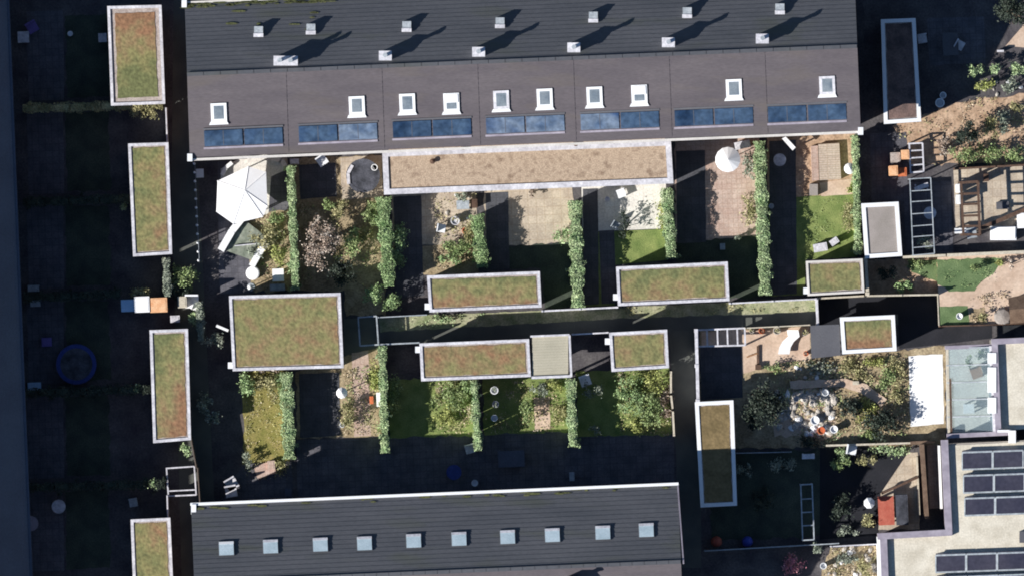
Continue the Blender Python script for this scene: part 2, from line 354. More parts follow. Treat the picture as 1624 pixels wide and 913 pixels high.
# gardens to the east
patch('plot_soil', [(1110, 524), (1285, 516), (1332, 562), (1424, 556), (1500, 548), (1500, 705), (1110, 712)], 'soil', 2)
patch('plot_paving', [(1112, 526), (1284, 518), (1285, 570), (1240, 574), (1180, 592), (1112, 592)], 'sand', .8)
patch('garden_walk', [(1252, 603), (1340, 600), (1374, 609), (1406, 632), (1398, 645), (1366, 623), (1338, 613), (1254, 616)], 'sand', 1.0, z=.16, th=.12)
patch('plot_bed', [(1230, 622), (1320, 616), (1330, 695), (1230, 690)], 'sand', 4)
patch('terrace_paving', [(1441, 564), (1495, 561), (1497, 671), (1444, 676)], 'terrace_white', .5)
patch('plot_ground', [(1384, 722), (1456, 716), (1458, 838), (1390, 840)], 'paving', 1)
patch('plot_ground', [(1470, 705), (1488, 704), (1492, 805), (1474, 806)], 'paving_pink')
patch('plot_soil', [(1315, 868), (1395, 862), (1398, 920), (1300, 925)], 'soil', 3)
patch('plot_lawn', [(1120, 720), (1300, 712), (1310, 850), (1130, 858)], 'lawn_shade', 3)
patch('plot_ground', [(1370, 0), (1640, -10), (1640, 240), (1372, 215)], 'ground_dark', 2)
patch('plot_paving', [(1470, 30), (1560, 26), (1563, 100), (1474, 104)], 'paving_dark', 1)
patch('plot_soil', [(1418, 196), (1540, 158), (1640, 148), (1640, 262), (1500, 262), (1440, 258)], 'soil_red', 4)
patch('plot_ground', [(1594, 74), (1640, 20), (1640, 76)], 'sand', .5)  # sunlit gap between shadows, laid in as a pale triangle
patch('plot_paving', [(1380, 212), (1438, 210), (1440, 318), (1382, 322)], 'paving_dark', 1)
patch('plot_paving', [(1434, 290), (1508, 286), (1512, 402), (1436, 406)], 'paving_dark', 1)
patch('plot_paving', [(1512, 268), (1640, 262), (1640, 352), (1516, 372)], 'paving', .6)
patch('plot_soil', [(1376, 412), (1486, 407), (1487, 466), (1378, 468)], 'soil_red', 1)
# raised garden behind a low retaining edge
RZ = .5
patch('yard_shade_patch', [(1300, 710), (1446, 708), (1396, 782), (1392, 848), (1300, 855)], 'court', 0)  # dark patch painting shade over the lower right yard
patch('shade_yard', [(1110, 549), (1176, 547), (1178, 630), (1112, 634)], 'shade_slate')
patch('raised_terrain', [(1487, 408), (1640, 400), (1640, 514), (1489, 518)], 'sand', z=RZ, th=RZ)
patch('garden_lawn', [(1486, 412), (1590, 408), (1578, 432), (1556, 446), (1545, 462), (1506, 463), (1488, 450)], 'lawn_green', 1.5, z=RZ + .006)
patch('garden_lawn', [(1440, 413), (1486, 411), (1486, 446), (1446, 432)], 'lawn_green', 1.2)
patch('garden_lawn', [(1490, 486), (1534, 484), (1538, 514), (1490, 517)], 'lawn_green', 1, z=RZ + .006)
patch('garden_bed', [(1536, 490), (1560, 488), (1562, 512), (1538, 514)], 'soil', 2, z=RZ + .008)

# ------------------------------------------------------------ terraces
class Terrace:
    def __init__(s, q, vr, ze, zr, name, label):
        s.q, s.vr, s.ze, s.zr = q, vr, ze, zr
        s.root = thing(name, label, 'building', W(*bil(q, .5, .5), 0))
    def z(s, v): return s.ze + (s.zr - s.ze) * (v / s.vr if v <= s.vr else (1 - v) / (1 - s.vr))
    def v(s, x, y):
        t = (x - s.q[0][0]) / (s.q[1][0] - s.q[0][0]); yt = s.q[0][1] + (s.q[1][1] - s.q[0][1]) * t
        return (y - yt) / (s.q[3][1] - s.q[0][1])
    def zp(s, x, y): return s.z(s.v(x, y))
    def roof(s):
        q = s.q; w = MB(); i = inset(q, 7); w.pp([i[0], i[1], i[2], i[3]], 0, s.ze - .1)
        for e, (a, b) in enumerate(((i[0], i[3]), (i[1], i[2]))):
            m = lerp(a, b, s.vr); p = [W(*a, s.ze - .1), W(*b, s.ze - .1), W(*m, s.zr - .2)]
            w.face(p if e else p[::-1])
        w.build('wall', 'brick', s.root)
        for side in (0, 1):
            mb = MB(); n = 17
            for k in range(n):
                if side == 0: v0, v1 = s.vr * k / n, s.vr * (k + 1) / n
                else: v0, v1 = 1 - (1 - s.vr) * k / n, 1 - (1 - s.vr) * (k + 1) / n
                z0, z1 = s.z(v0) + .024, s.z(v1)
                a, b = bil(q, 0, v0), bil(q, 1, v0); c, d = bil(q, 1, v1), bil(q, 0, v1)
                A0, B0, C0, D0 = W(*a, z0), W(*b, z0), W(*c, z1), W(*d, z1)
                Ab, Bb, Cb, Db = [p - Vector((0, 0, .16)) for p in (A0, B0, C0, D0)]
                mb.prism([A0, B0, C0, D0], bot=[Ab, Bb, Cb, Db])
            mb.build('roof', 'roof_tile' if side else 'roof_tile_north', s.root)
        rd = MB()
        k = 40
        for i in range(k):
            a, b = bil(q, i / k, s.vr), bil(q, (i + .97) / k, s.vr)
            rd.beam(W(*a, s.zr + .02), W(*b, s.zr + .02), .22, .1)
        rd.build('ridge_tile', 'roof_tile_north', s.root)
    def slab(s, mb, x0, y0, x1, y1, lift, th, taper=0):   # lies on the slope
        sl = (s.q[1][1] - s.q[0][1]) / (s.q[1][0] - s.q[0][0])
        cx = (x0 + x1) / 2; P = [(x0, y0), (x1, y0), (x1 + taper, y1), (x0 - taper, y1)]
        P = [(x - sl * (y - (y0 + y1) / 2), y + sl * (x - cx)) for x, y in P]
        top = [W(x, y, s.zp(x, y) + lift + th) for x, y in P]; bot = [W(x, y, s.zp(x, y) + lift) for x, y in P]
        mb.prism(top, bot=bot)
    def vert(s, mb, x0, y0, x1, y1, ztop):               # upright box through the slope
        P = [(x0, y0), (x1, y0), (x1, y1), (x0, y1)]; zb = min(s.zp(*p) for p in P) - .1
        mb.prism([W(x, y, ztop) for x, y in P], zb, ztop)

QT = [(293, 6), (1355, -40), (1365, 207), (301, 250)]
T = Terrace(QT, .46, 5.4, 8.05, 'terraced_building', 'long terrace with grey gable roof, chimneys, blue solar collectors and rear extension')
T.roof()
mb = MB()
for i in range(14):
    a, b = bil(QT, i / 14, -.006), bil(QT, (i + 1) / 14, -.006)
    mb.beam(W(*a, 5.4), W(*b, 5.4), .14, .1)
mb.build('gutter', 'gutter', T.root)
mb = MB(); mb.beam(W(301, 253.5, 5.38), W(1366, 209.5, 5.38), .15, .12); mb.build('gutter', 'gutter', T.root)
def mossy(T, v0, v1, u0, u1, n):
    mb = MB()
    for _ in range(n):
        u = R.uniform(u0, u1); v = R.uniform(v0, v1) ; x, y = bil(T.q, u, v); w = R.uniform(3, 14); h = R.uniform(1.5, 4)
        a = [(x + w * math.cos(t) * R.uniform(.7, 1), y + h * .5 * math.sin(t)) for t in [i * math.pi / 4 for i in range(8)]]
        top = [W(px, py, T.zp(px, py) + .07) for px, py in a]; mb.prism(top, bot=[p - Vector((0, 0, .06)) for p in top])
    o = mb.build('moss', 'moss', T.root); o['kind'] = 'stuff'
mossy(T, .0, .03, .0, .22, 60); mossy(T, .05, .22, .06, .2, 8)
for c in ((302, 249), (293, 5), (1366, 207)):
    mb = MB(); mb.rect(c[0] - 5, c[1] - 5, c[0] + 3, c[1] + 7, 5.2, 5.62); mb.build('gable_cap', 'white_metal', T.root)
# chimneys and vents on the north slope
for i, (x, y) in enumerate(((453, 96), (611, 88), (759, 82), (910, 75), (1060, 67), (1209, 61))):
    w = 18 if i == 0 else 9; zt = T.zp(x, y) + .8; mb = MB()
    T.vert(mb, x - w, y - 6, x + w, y + 7, zt - .08); ch = mb.build('chimney', 'pale_metal', T.root)
    mb = MB(); T.vert(mb, x - w - 1.2, y - 7.2, x + w + 1.2, y + 8.2, zt); mb.v = [Vector((v.x, v.y, max(v.z, zt - .1))) for v in mb.v]; mb.build('cap', 'pale_metal', ch)
    for fx in ((-9, 8) if i == 0 else (0,)):
        mb = MB(); mb.lathe(W(x + fx, y, zt), [(.11, 0), (.11, .62), (.14, .62), (.14, .7)], 12); mb.build('flue', 'grey_metal', ch)
for x, y in ((410, 50), (493, 46), (645, 42), (793, 36), (941, 27), (1090, 20), (1237, 14)):
    zt = T.zp(x, y) + .3; mb = MB(); T.vert(mb, x - 7, y - 8, x + 7, y + 8, zt); vb = mb.build('roof_vent', 'grey_metal', T.root)
    mb = MB(); mb.rect(x - 8, y + 3, x + 7.5, y + 9, zt - .02, zt + .05); mb.build('flashing', 'pale_metal', vb)
# skylights in the south slope
for i, (x, y) in enumerate(((347, 180), (566, 169), (646, 165), (716, 164), (795, 160), (864, 157), (943, 154), (1014, 151), (1164, 142), (1312, 137))):
    mb = MB(); T.slab(mb, x - 12.5, y - 16, x + 12.5, y + 17, .03, .11); fr = mb.build('skylight', 'pale_metal' if i in (4, 9) else 'white_metal', T.root)
    mb = MB(); T.slab(mb, x - 8, y - 12, x + 8, y + 9, .09, .055); mb.build('pane', 'pane_grey', fr)
    mb = MB(); T.slab(mb, x - 13, y + 13, x + 13, y + 18, .1, .05, 2.5); mb.build('apron', 'white_metal', fr)
    mb = MB(); T.slab(mb, x - 5.5, y - 8, x + 5.5, y + 4, .14, .02); mb.build('inner_pane', 'pane_grey', fr)
    if i in (3, 7):
        mb = MB(); T.slab(mb, x - 10, y - 14, x + 10, y - 1, .15, .04); mb.build('blind', 'white_cloth', fr)
for i, (x, y) in enumerate(((386, 218), (536, 211), (685, 204), (833, 198), (983, 192), (1132, 186), (1280, 180))):
    for s in (-1, 1):
        mb = MB(); x0, x1 = (x - 62, x - 1.5) if s < 0 else (x + 1.5, x + 62); sl = -.0425 * 31 * s
        T.slab(mb, x0, y - 13 + sl, x1, y + 12 + sl, .045, .06); p = mb.build('solar_collector', 'glass_blue_reflect' if (i, s) in ((3, -1), (4, -1), (1, 1), (3, 1)) else 'glass_blue', T.root)
        for e in range(1, 4):
            mb = MB(); xx = x0 + (x1 - x0) * e / 4; T.slab(mb, xx - .4, y - 12 + sl, xx + .4, y + 11 + sl, .1, .015)
            if e == 2: mb.build('absorber_bar', 'felt', p)
    mb = MB(); T.slab(mb, x - 63, y + 13.2, x + 63, y + 16.5, .04, .06); mb.build('flashing', 'lilac_metal', T.root)
    mb = MB(); T.slab(mb, x - 64, y - 17, x + 63, y - 14, .04, .05); mb.build('flashing', 'felt', T.root)
for k in range(1, 7):
    for v0, v1, mm in ((.47, .995, 'roof_tile'),):
        a, b = bil(QT, k / 7 + .004, v0), bil(QT, k / 7 + .004, v1)
        mb = MB(); mb.beam(W(*a, T.z(v0) + .024), W(*b, T.z(v1) + .024), .06, .012); mb.build('party_wall_joint', mm, T.root)
# rear extension
ex = [(606, 226), (1066, 209), (1069, 293), (608, 309)]
ex = [(606, 240), (1064, 222), (1068, 291), (609, 309)]
mb = MB(); mb.pp(inset(ex, 3), 0, 2.6); E = mb.build('extension', 'render_wall', T.root)
def ring(mb, q, d0, d1, z0, z1):
    a, b = inset(q, d0), inset(q, d1)
    for i in range(4):
        j = (i + 1) % 4; mb.pp([a[i], a[j], b[j], b[i]], z0, z1)
mb = MB(); ring(mb, ex, 0, 9, 2.45, 2.78); mb.build('parapet', 'pale_metal', E)
mb = MB(); i9 = inset(ex, 9.3); mb.pp([(616, 232), (1054, 214), i9[2], i9[3]], 2.55, 2.69); mb.build('gravel_roof', 'tan_gravel', E)
for x, y in ((735, 234), (913, 228), (686, 256)):
    mb = MB(); mb.lathe(W(x, y, 2.69), [(.12, 0), (.12, .2), (.17, .22), (.02, .3)], 10); mb.build('roof_drain', 'wood_dark', E)

QB = [(303, 800), (1075, 768), (1085, 1012), (313, 1046)]
B = Terrace(QB, .5, 5.4, 8.05, 'terraced_building', 'lower terrace with grey tiled roof, ten frameless skylights and white front gutter')
B.roof(); mossy(B, 0, .03, 0, .98, 34)
mb = MB(); mb.beam(W(302, 799, 5.5), W(1076, 766.5, 5.5), .17, .14); mb.build('gutter', 'white_metal', B.root)
mb = MB(); mb.rect(303, 799, 311, 815, 5.3, 5.66); mb.build('gable_cap', 'white_metal', B.root)
mb = MB(); mb.beam(W(1075, 770, 5.52), W(1084, 893, 8.1), .08, .06); mb.build('verge_trim', 'lilac_metal', B.root)
for i, (x, y) in enumerate(((359, 869), (429, 866), (508, 863), (578, 861), (656, 857), (728, 854), (805, 851), (876, 848), (956, 844), (1025, 840))):
    mb = MB(); B.slab(mb, x - 12.6, y - 12, x + 12.6, y + 11.6, .03, .07); fr = mb.build('skylight', 'felt', B.root)
    mb = MB(); B.slab(mb, x - 11.5, y - 11, x + 11.5, y + 10.5, .08, .06); mb.build('pane', 'pane_pale', fr)
    mb = MB(); B.slab(mb, x - 11.5, y - 11, x + 11.5, y - 7, .13, .03); mb.build('blind', 'white_metal' if i == 0 else 'pale_metal', fr)
mb = MB(); B.vert(mb, 900, 914, 920, 928, 8.55); ch = mb.build('chimney', 'pale_metal', B.root)
mb = MB(); mb.lathe(W(910, 921, 8.55), [(.13, 0), (.13, .45), (.17, .45), (.17, .52)], 12); mb.build('flue', 'grey_metal', ch)

# house on the left edge, its slope turned away from the sun
L = thing('terraced_house_row', 'dark blue grey roof slope of the long house along the left edge', 'building', W(-80, 460, 0))
mb = MB(); e = [(6, -120), (53, 1040)]; z0, z1 = 6.0, 9.7
def lrow(mb, t0, t1):
    X = [e[0][0] - 130 * t0, e[1][0] - 130 * t0, e[1][0] - 130 * t1, e[0][0] - 130 * t1]; Z = [z0 + (z1 - z0) * t for t in (t0, t0, t1, t1)]
    Y = [e[0][1], e[1][1], e[1][1], e[0][1]]
    top = [W(x, y, z + (.03 if i < 2 else 0)) for i, (x, y, z) in enumerate(zip(X, Y, Z))]
    mb.prism(top, bot=[p - Vector((0, 0, .2)) for p in top])
for k in range(18): lrow(mb, k / 18, (k + 1) / 18)
mb.build('roof', 'roof_navy', L)
mb = MB(); a, b = W(-124, -120, 9.7), W(-77, 1040, 9.7); c, d = W(-207, 1040, 6.0), W(-254, -120, 6.0)
mb.prism([a, b, c, d], bot=[p - Vector((0, 0, .2)) for p in (a, b, c, d)]); mb.build('roof', 'roof_navy', L)
mb = MB(); mb.pp([(0, -118), (47, 1036), (-207, 1036), (-250, -118)], 0, 5.85)
mb.build('wall', 'brick', L)
mb = MB(); mb.beam(W(8, -120, 6.0), W(55, 1040, 6.0), .14, .1); mb.build('gutter', 'roof_navy', L)

# ------------------------------------------------------------ flat roofed sheds
def shed(key, q, h, roofm, edge, label, inner='pink_gravel', ew=4.6, iw=2.4, box=None, group=None, extra=None):
    c = bil(q, .5, .5); s = thing('garden_shed', label, 'shed', W(*c, 0), group or 'flat roofed garden sheds')
    mb = MB(); mb.pp(inset(q, 3), 0, h - .18); mb.build('wall', 'timber_wall', s)
    mb = MB(); ring(mb, q, 0, ew, h - .2, h); mb.build('roof_edging', edge, s)
    if iw:
        mb = MB(); mb.pp(inset(q, ew + .2), h - .2, h - .09); mb.build('gravel_margin', inner, s)
    mb = MB(); mb.pp(ragged(inset(q, ew + iw), .8 if iw else 0), h - .2, h - .06 if iw else h - .08); mb.build('planted_roof' if 'sedum' in roofm else 'roof', roofm, s)
    # door on the long east side, seldom seen from above
    i3 = inset(q, 3); a, b = lerp(i3[1], i3[2], .4), lerp(i3[1], i3[2], .4 + 24 / max(30, math.dist(i3[1], i3[2]))); mb = MB(); mb.bar((a[0] + .8, a[1]), (b[0] + .8, b[1]), 1.4, .05, 2.0); mb.build('door', 'timber_wall', s)
    if box:
        mb = MB(); mb.rect(box[0] - 4.5, box[1] - 5, box[0] + 4, box[1] + 5, h - .45, h - .02); hb = mb.build('rain_hopper', 'white_metal', s)
        mb = MB(); mb.lathe(W(box[0], box[1], 0), [(.05, 0), (.05, h - .4)], 8); mb.build('downpipe', 'pale_metal', hb)
    return s
sedum('a', (0, .9, .0), 1); sedum('b', (.25, -.1, -.02), 2); sedum('c', (.35, -.5, .04), 3); sedum('d', (.3, .3, -.03), 4); sedum('e', (.05, -.15, .03), 5)
sedum('f', (0, -.4, .02), 6); sedum('g', (0, -.3, -.04), 7); sedum('h', (.1, .1, -.06), 8); sedum('j', (0, .1, .13), 9); sedum('k', (-.15, .1, 0), 10); sedum('l', (0, -.6, .08), 11); mat('sedum_m', [A(112, 96, 64), A(140, 120, 84)], 1.4, amt=.2, fine=6, bump=.5); sedum('n', (0, .1, .05), 13)
shed('a', [(170, 10), (256, 8), (262, 165), (176, 168)], 2.7, 'sedum_a', 'pale_metal', 'wide planted roof shed at top left, rust red turning green downwards', ew=4.5, iw=7)
shed('b', [(203, 228), (267, 226), (273, 403), (211, 407)], 2.6, 'sedum_b', 'pale_metal', 'narrow planted roof shed second from top in the left column')
shed('c', [(237, 523), (298, 521), (303, 697), (243, 702)], 2.6, 'sedum_c', 'pale_metal', 'narrow planted roof shed third in the left column, reddish lower end')
shed('d', [(207, 823), (270, 820), (278, 1000), (214, 1003)], 2.6, 'sedum_d', 'pale_metal', 'planted roof shed in the left column cut by the bottom edge')
shed('e', [(363, 469), (540, 464), (545, 583), (369, 588)], 2.6, 'sedum_e', 'pale_metal', 'largest, nearly square planted roof shed at the west end of the alley', box=(366, 579))
shed('f', [(677, 437), (856, 430), (859, 487), (681, 495)], 2.6, 'sedum_f', 'pale_metal', 'long planted roof shed north of the alley, behind the two lit gardens', box=(678, 486))
shed('g', [(977, 423), (1154, 415), (1157, 477), (980, 485)], 2.6, 'sedum_g', 'pale_metal', 'long mostly green planted roof shed north of the alley, in the middle right', box=(977, 471))
shed('h', [(1278, 414), (1368, 410), (1371, 464), (1281, 469)], 2.6, 'sedum_h', 'gutter', 'small olive green planted roof shed touching the gravel roofed shed corner', ew=3.5, iw=2.5, box=(1279, 461))
shed('j', [(665, 544), (839, 537), (842, 597), (668, 604)], 2.6, 'sedum_j', 'pale_metal', 'long brown planted roof shed south of the alley beside the slatted canopy', box=(663, 554))
shed('k', [(966, 527), (1058, 522), (1061, 583), (970, 589)], 2.6, 'sedum_k', 'pale_metal', 'small square planted roof shed south of the alley above bright green shrubs', box=(964, 541))
shed('i', [(1366, 323), (1425, 320), (1431, 406), (1372, 410)], 2.3, 'grey_gravel', 'white_metal', 'white edged shed with plain pinkish grey gravel roof', ew=6.5, iw=0)
shed('l', [(1332, 503), (1419, 499), (1422, 556), (1336, 561)], 2.2, 'sedum_l', 'white_metal', 'white edged planted roof shed in the east beside the dark felt canopy', ew=6, iw=1.5)
shed('m', [(1102, 637), (1163, 634), (1169, 801), (1111, 804)], 2.6, 'sedum_m', 'white_metal', 'tall narrow white edged shed half in sun, half in terrace shadow', ew=6, iw=1.5)
shed('n', [(1397, 31), (1452, 29), (1461, 193), (1402, 197)], 2.6, 'dark_gravel', 'white_metal', 'narrow white edged shed at top right, almost wholly in shadow', ew=6, iw=1.5)
# canopy beside shed j
c = thing('slatted_canopy', 'pale grey slatted canopy joined to the east end of the brown planted shed', 'canopy', W(872, 566, 0))
mb = MB()
for k in range(15):
    y = 534 + k * 4.3; mb.bar((844, y + 1.2), (901, y - 1.2), 4.15, 2.42 + (k % 3) * .008, 2.47 + (k % 3) * .008)
mb.build('slat', 'slab_grey', c)
mb = MB(); mb.bar((841, 533), (903, 530.5), 3, 2.36, 2.6); mb.bar((843, 598.5), (906, 596), 4, 2.36, 2.6); mb.bar((903, 531), (906, 597), 3.4, 2.35, 2.62); mb.build('frame', 'pale_metal', c)
for x, y in ((902, 533), (904, 595)):
    mb = MB(); mb.rect(x - 1.5, y - 1.5, x + 1.5, y + 1.5, 0, 2.4); mb.build('post', 'pale_metal', c)
c = thing('felt_canopy', 'flat dark grey felt canopy roof left of the white edged shed', 'canopy', W(1308, 541, 0))
mb = MB(); mb.pp([(1285, 516), (1331, 514), (1333, 563), (1287, 568)], 1.98, 2.1); mb.build('roof', 'felt', c)
for x, y in ((1288, 519), (1328, 518), (1329, 560), (1290, 564)):
    mb = MB(); mb.rect(x - 1.5, y - 1.5, x + 1.5, y + 1.5, 0, 1.98); mb.build('post', 'wood_dark', c)

# ------------------------------------------------------------ fences and frames
def fence(pts, w, z, m, label, posts=True, name='fence', z0=0):
    f = thing(name, label, 'fence' if name == 'fence' else name.replace('_', ' '), W(*pts[0], 0))
    mb = MB()
    for a, b in zip(pts, pts[1:]): mb.bar(a, b, w * .6, z0 + .03, z - .05)
    mb.build('panel', m, f)
    mb = MB()
    for a, b in zip(pts, pts[1:]): mb.bar(a, b, w, z - .05, z)
    mb.build('top_rail', m, f)
    if posts:
        for a, b in zip(pts, pts[1:]):
            n = max(1, int(math.dist(a, b) / 48))
            for i in range(n + 1):
                p = lerp(a, b, i / n); mb = MB(); mb.rect(p[0] - w * .55, p[1] - w * .55, p[0] + w * .55, p[1] + w * .55, 0, z + .05); mb.build('post', m, f)
    return f
fence([(600, 503), (676, 499)], 1.6, 1.7, 'grey_metal', 'thin pale fence left of the long shed north of the alley')
fence([(860, 493), (979, 487)], 2.6, 1.7, 'pale_metal', 'pale fence joining the two long planted sheds north of the alley')
fence([(1158, 481), (1294, 474)], 2.2, 1.5, 'pale_metal', 'pale fence running east along the alley from the mostly green shed')
fence([(1297, 473), (1372, 469), (1487, 467)], 2.6, 1.2, 'wood_pale', 'cream edged fence under the small olive shed beside the dark court')
fence([(600, 546), (664, 543)], 2.2, 1.7, 'grey_metal', 'thin grey fence left of the brown planted shed')
fence([(908, 530), (964, 527)], 2.2, 1.7, 'pale_metal', 'short pale fence between slatted canopy and small square shed')
fence([(1064, 590), (1064, 625), (1067, 650), (1069, 690)], 3, 1.1, 'wood_pale', 'slightly bent pale fence right of the bright green shrubs')
fence([(1104, 524), (1107, 636)], 5, 1.9, 'pale_metal', 'thick white fence above the half lit white edged shed')
fence([(1182, 520), (1284, 515)], 1.8, 1.3, 'wood_pale', 'thin pale fence along the north edge of the sandy patio')
fence([(1295, 474), (1297, 516)], 4, 1.3, 'pale_metal', 'short white fence crossing the alley beside the dark court')
fence([(1373, 411), (1376, 466)], 5, 1.8, 'wood_pale', 'short cream fence right of the small olive green planted shed')
fence([(1431, 408), (1500, 405)], 4, .9, 'wood_pale', 'low cream wall below the shaded pergola', name='garden_wall', posts=False)
fence([(1502, 405), (1640, 399)], 5, .95, 'wood_pale', 'low bright cream wall above the semicircular lawn', name='garden_wall', posts=False)
fence([(1487, 468), (1489, 516)], 1.6, .55, 'wood_pale', 'thin edge between dark court and raised lawn', name='garden_edging', posts=False)
fence([(1491, 517), (1640, 513)], 2, .8, 'wood_dark', 'dark fence below the raised garden at right')
fence([(263, 172), (265, 226)], 2, 1.8, 'pale_metal', 'thin pale fence joining the top two left sheds')
fence([(265, 786), (266, 821)], 2, 1.8, 'pale_metal', 'thin pale fence above the bottom left shed')
fence([(1118, 873), (1330, 861)], 1.6, 1.0, 'grey_metal', 'thin grey fence crossing the shaded plot at lower right')
fence([(1168, 718), (1255, 716)], 1.2, .8, 'grey_metal', 'faint shaded fence right of the half lit shed')
fence([(1310, 706), (1444, 702)], 3, .8, 'wood_pale', 'low cream edging wall below the dark round tree', name='garden_wall', posts=False)
fence([(1515, 268), (1640, 261)], 3, 1.0, 'wood_dark', 'dark fence above the pale yard at upper right')
fence([(1318, 866), (1394, 862)], 2, 1.0, 'pale_metal', 'pale fence end above the stony bed at lower right')
f = thing('post_and_wire_fence', 'wire fence with white posts along the shaded lane left of the parasol', 'fence', W(311, 330, 0))
mb = MB()
for z in (.4, .8, 1.15): mb.beam(W(309, 258, z), W(316, 415, z), .025)
mb.build('wire', 'grey_metal', f)
for k in range(12):
    x, y = lerp((309, 260), (316, 413), k / 11); mb = MB(); mb.lathe(W(x, y, 0), [(.05, 0), (.05, 1.2), (.08, 1.22), (.07, 1.3), (.01, 1.34)], 8); mb.build('post', 'white_metal', f)
def frame(name, label, q, z, w, m, divs=(), vd=(), cat='frame'):
    f = thing(name, label, cat, W(*bil(q, .5, .5), 0)); mb = MB()
    for i in range(4): mb.bar(q[i], q[(i + 1) % 4], w, z - .08, z + .002 * i)
    for t in vd: mb.bar(bil(q, t, 0), bil(q, t, 1), w * .9, z - .09, z - .012)
    for t in divs: mb.bar(bil(q, 0, t), bil(q, 1, t), w * .9, z - .09, z - .012)
    mb.build('rail', m, f)
    for i in range(4):
        mb = MB(); x, y = q[i]; mb.rect(x - w * .45, y - w * .45, x + w * .45, y + w * .45, 0, z - .03); mb.build('post', m, f)
    return f
frame('bin_enclosure', 'open pale metal frame at the west end of the alley', [(568, 503), (597, 501), (600, 546), (571, 548)], 1.3, 2.2, 'grey_metal', vd=(), cat='enclosure')
frame('bin_enclosure', 'open pale metal frame above the bottom left shed', [(264, 742), (308, 739), (311, 784), (267, 786)], 1.5, 2.2, 'pale_metal', divs=(.82,), cat='enclosure')
frame('batten_pergola', 'white battened pergola at the corner above the shaded yard', [(1106, 523), (1181, 520), (1182, 547), (1107, 549)], 1.2, 2.6, 'pale_metal', vd=(.2, .42, .63, .84), cat='pergola')
frame('ladder_pergola', 'long pale ladder pergola in the shade right of the gravel shed', [(1443, 284), (1476, 282), (1482, 402), (1448, 405)], 2.2, 1.5, 'grey_metal', divs=(.16, .3, .46, .62, .76, .9), cat='pergola')
frame('slatted_steps', 'white slatted frame beside the orange cushions', [(1442, 228), (1463, 227), (1465, 272), (1444, 274)], 1.0, 2.4, 'pale_metal', divs=(.25, .5, .75), cat='frame')
frame('dark_pergola', 'dark brown beamed pergola over the pale yard', [(1524, 290), (1551, 288), (1554, 372), (1528, 372)], 2.1, 4, 'wood_dark', divs=(.22, .42, .64, .84), cat='pergola')
frame('wooden_trellis', 'small pale ladder trellis standing in the lower shaded plot', [(1270, 768), (1288, 767), (1291, 855), (1273, 856)], 1.6, 2.0, 'grey_metal', divs=(.26, .5, .74), cat='trellis')

fence([(302, 692), (311, 741)], 1.6, 2.0, 'timber_wall', 'thin dark fence added between the third left shed and the pale frame to shade the lane')  # tall fence added to keep the sun off the lane
fence([(313, 742), (317, 800)], 1.6, 2.0, 'timber_wall', 'thin dark fence added right of the pale frame to shade the lane, reaching the lower terrace')  # second length of the added fence, carries the lane shade on
# ------------------------------------------------------------ hedges, shrubs, trees
def hedge(a, b, w, h, label, m='leaf_hedge', dens=1.0, group='clipped hedges between the gardens', size=.095, name='hedge'):
    mb = MB(); L = math.dist(a, b) / PPM; d = Vector((b[0] - a[0], b[1] - a[1])).normalized(); n = Vector((-d.y, d.x))
    # twig core, narrower than the leaves
    k = max(2, int(L / .9)); hw = w * .30
    for i in range(k):
        p, q = lerp(a, b, (i + .08) / k), lerp(a, b, (i + .95) / k); hh = h - .18 - R.uniform(0, .12)
        mb.pp([(p[0] + n.x * hw, p[1] + n.y * hw), (q[0] + n.x * hw, q[1] + n.y * hw), (q[0] - n.x * hw, q[1] - n.y * hw), (p[0] - n.x * hw, p[1] - n.y * hw)], 0, hh)
    ph = R.uniform(0, 9)
    for i in range(int(L * w / PPM * 1000 * dens)):
        t = R.random(); wav = 1 + .18 * math.sin(t * L * 3.1 + ph) + .12 * math.sin(t * L * 7.7 + ph * 2); s = R.uniform(-1, 1); s = math.copysign(abs(s) ** .8, s) * w / 2 * wav
        x, y = lerp(a, b, t); hh = h * (1 + .05 * math.sin(t * L * 5 + ph * 3)) - .10 * abs(s) / (w / 2) - abs(R.gauss(0, .07)) + (.1 if R.random() < .04 else 0)
        z = hh if R.random() < .72 else R.uniform(.1, hh)
        mb.leaf(W(x + n.x * s, y + n.y * s, z), size, .9)
    for i in range(int(L * 1.6)):         # stray tufts
        t = R.random(); x, y = lerp(a, b, t); sd = R.choice((-1, 1)) * w * R.uniform(.2, .62); r_ = R.uniform(.1, .28)
        mb.crown(W(x + n.x * sd, y + n.y * sd, h * R.uniform(.55, .98)), r_, r_, r_ * .6, 70, size)
    return mb.build(name, m, label=label, cat='hedge', group=group)
def shrub(x, y, r, h, m, label, n=None, ry=None, group=None, name='shrub', size=.13):
    mb = MB(); rx = r / PPM; ryy = (ry or r) / PPM
    c = W(x, y, 0); 
    for k in range(4):
        a = R.uniform(0, 6.28); mb.beam(c, c + Vector((math.cos(a) * rx * .4, math.sin(a) * ryy * .4, h * .6)), .03)
    mb.crown(c + Vector((0, 0, h * .5)), rx, ryy, h * .5, n or int(900 * rx * ryy * (1 + h * .35)) + 60, size)
    return mb.build(name, m, label=label, cat='shrub', group=group, origin=c)
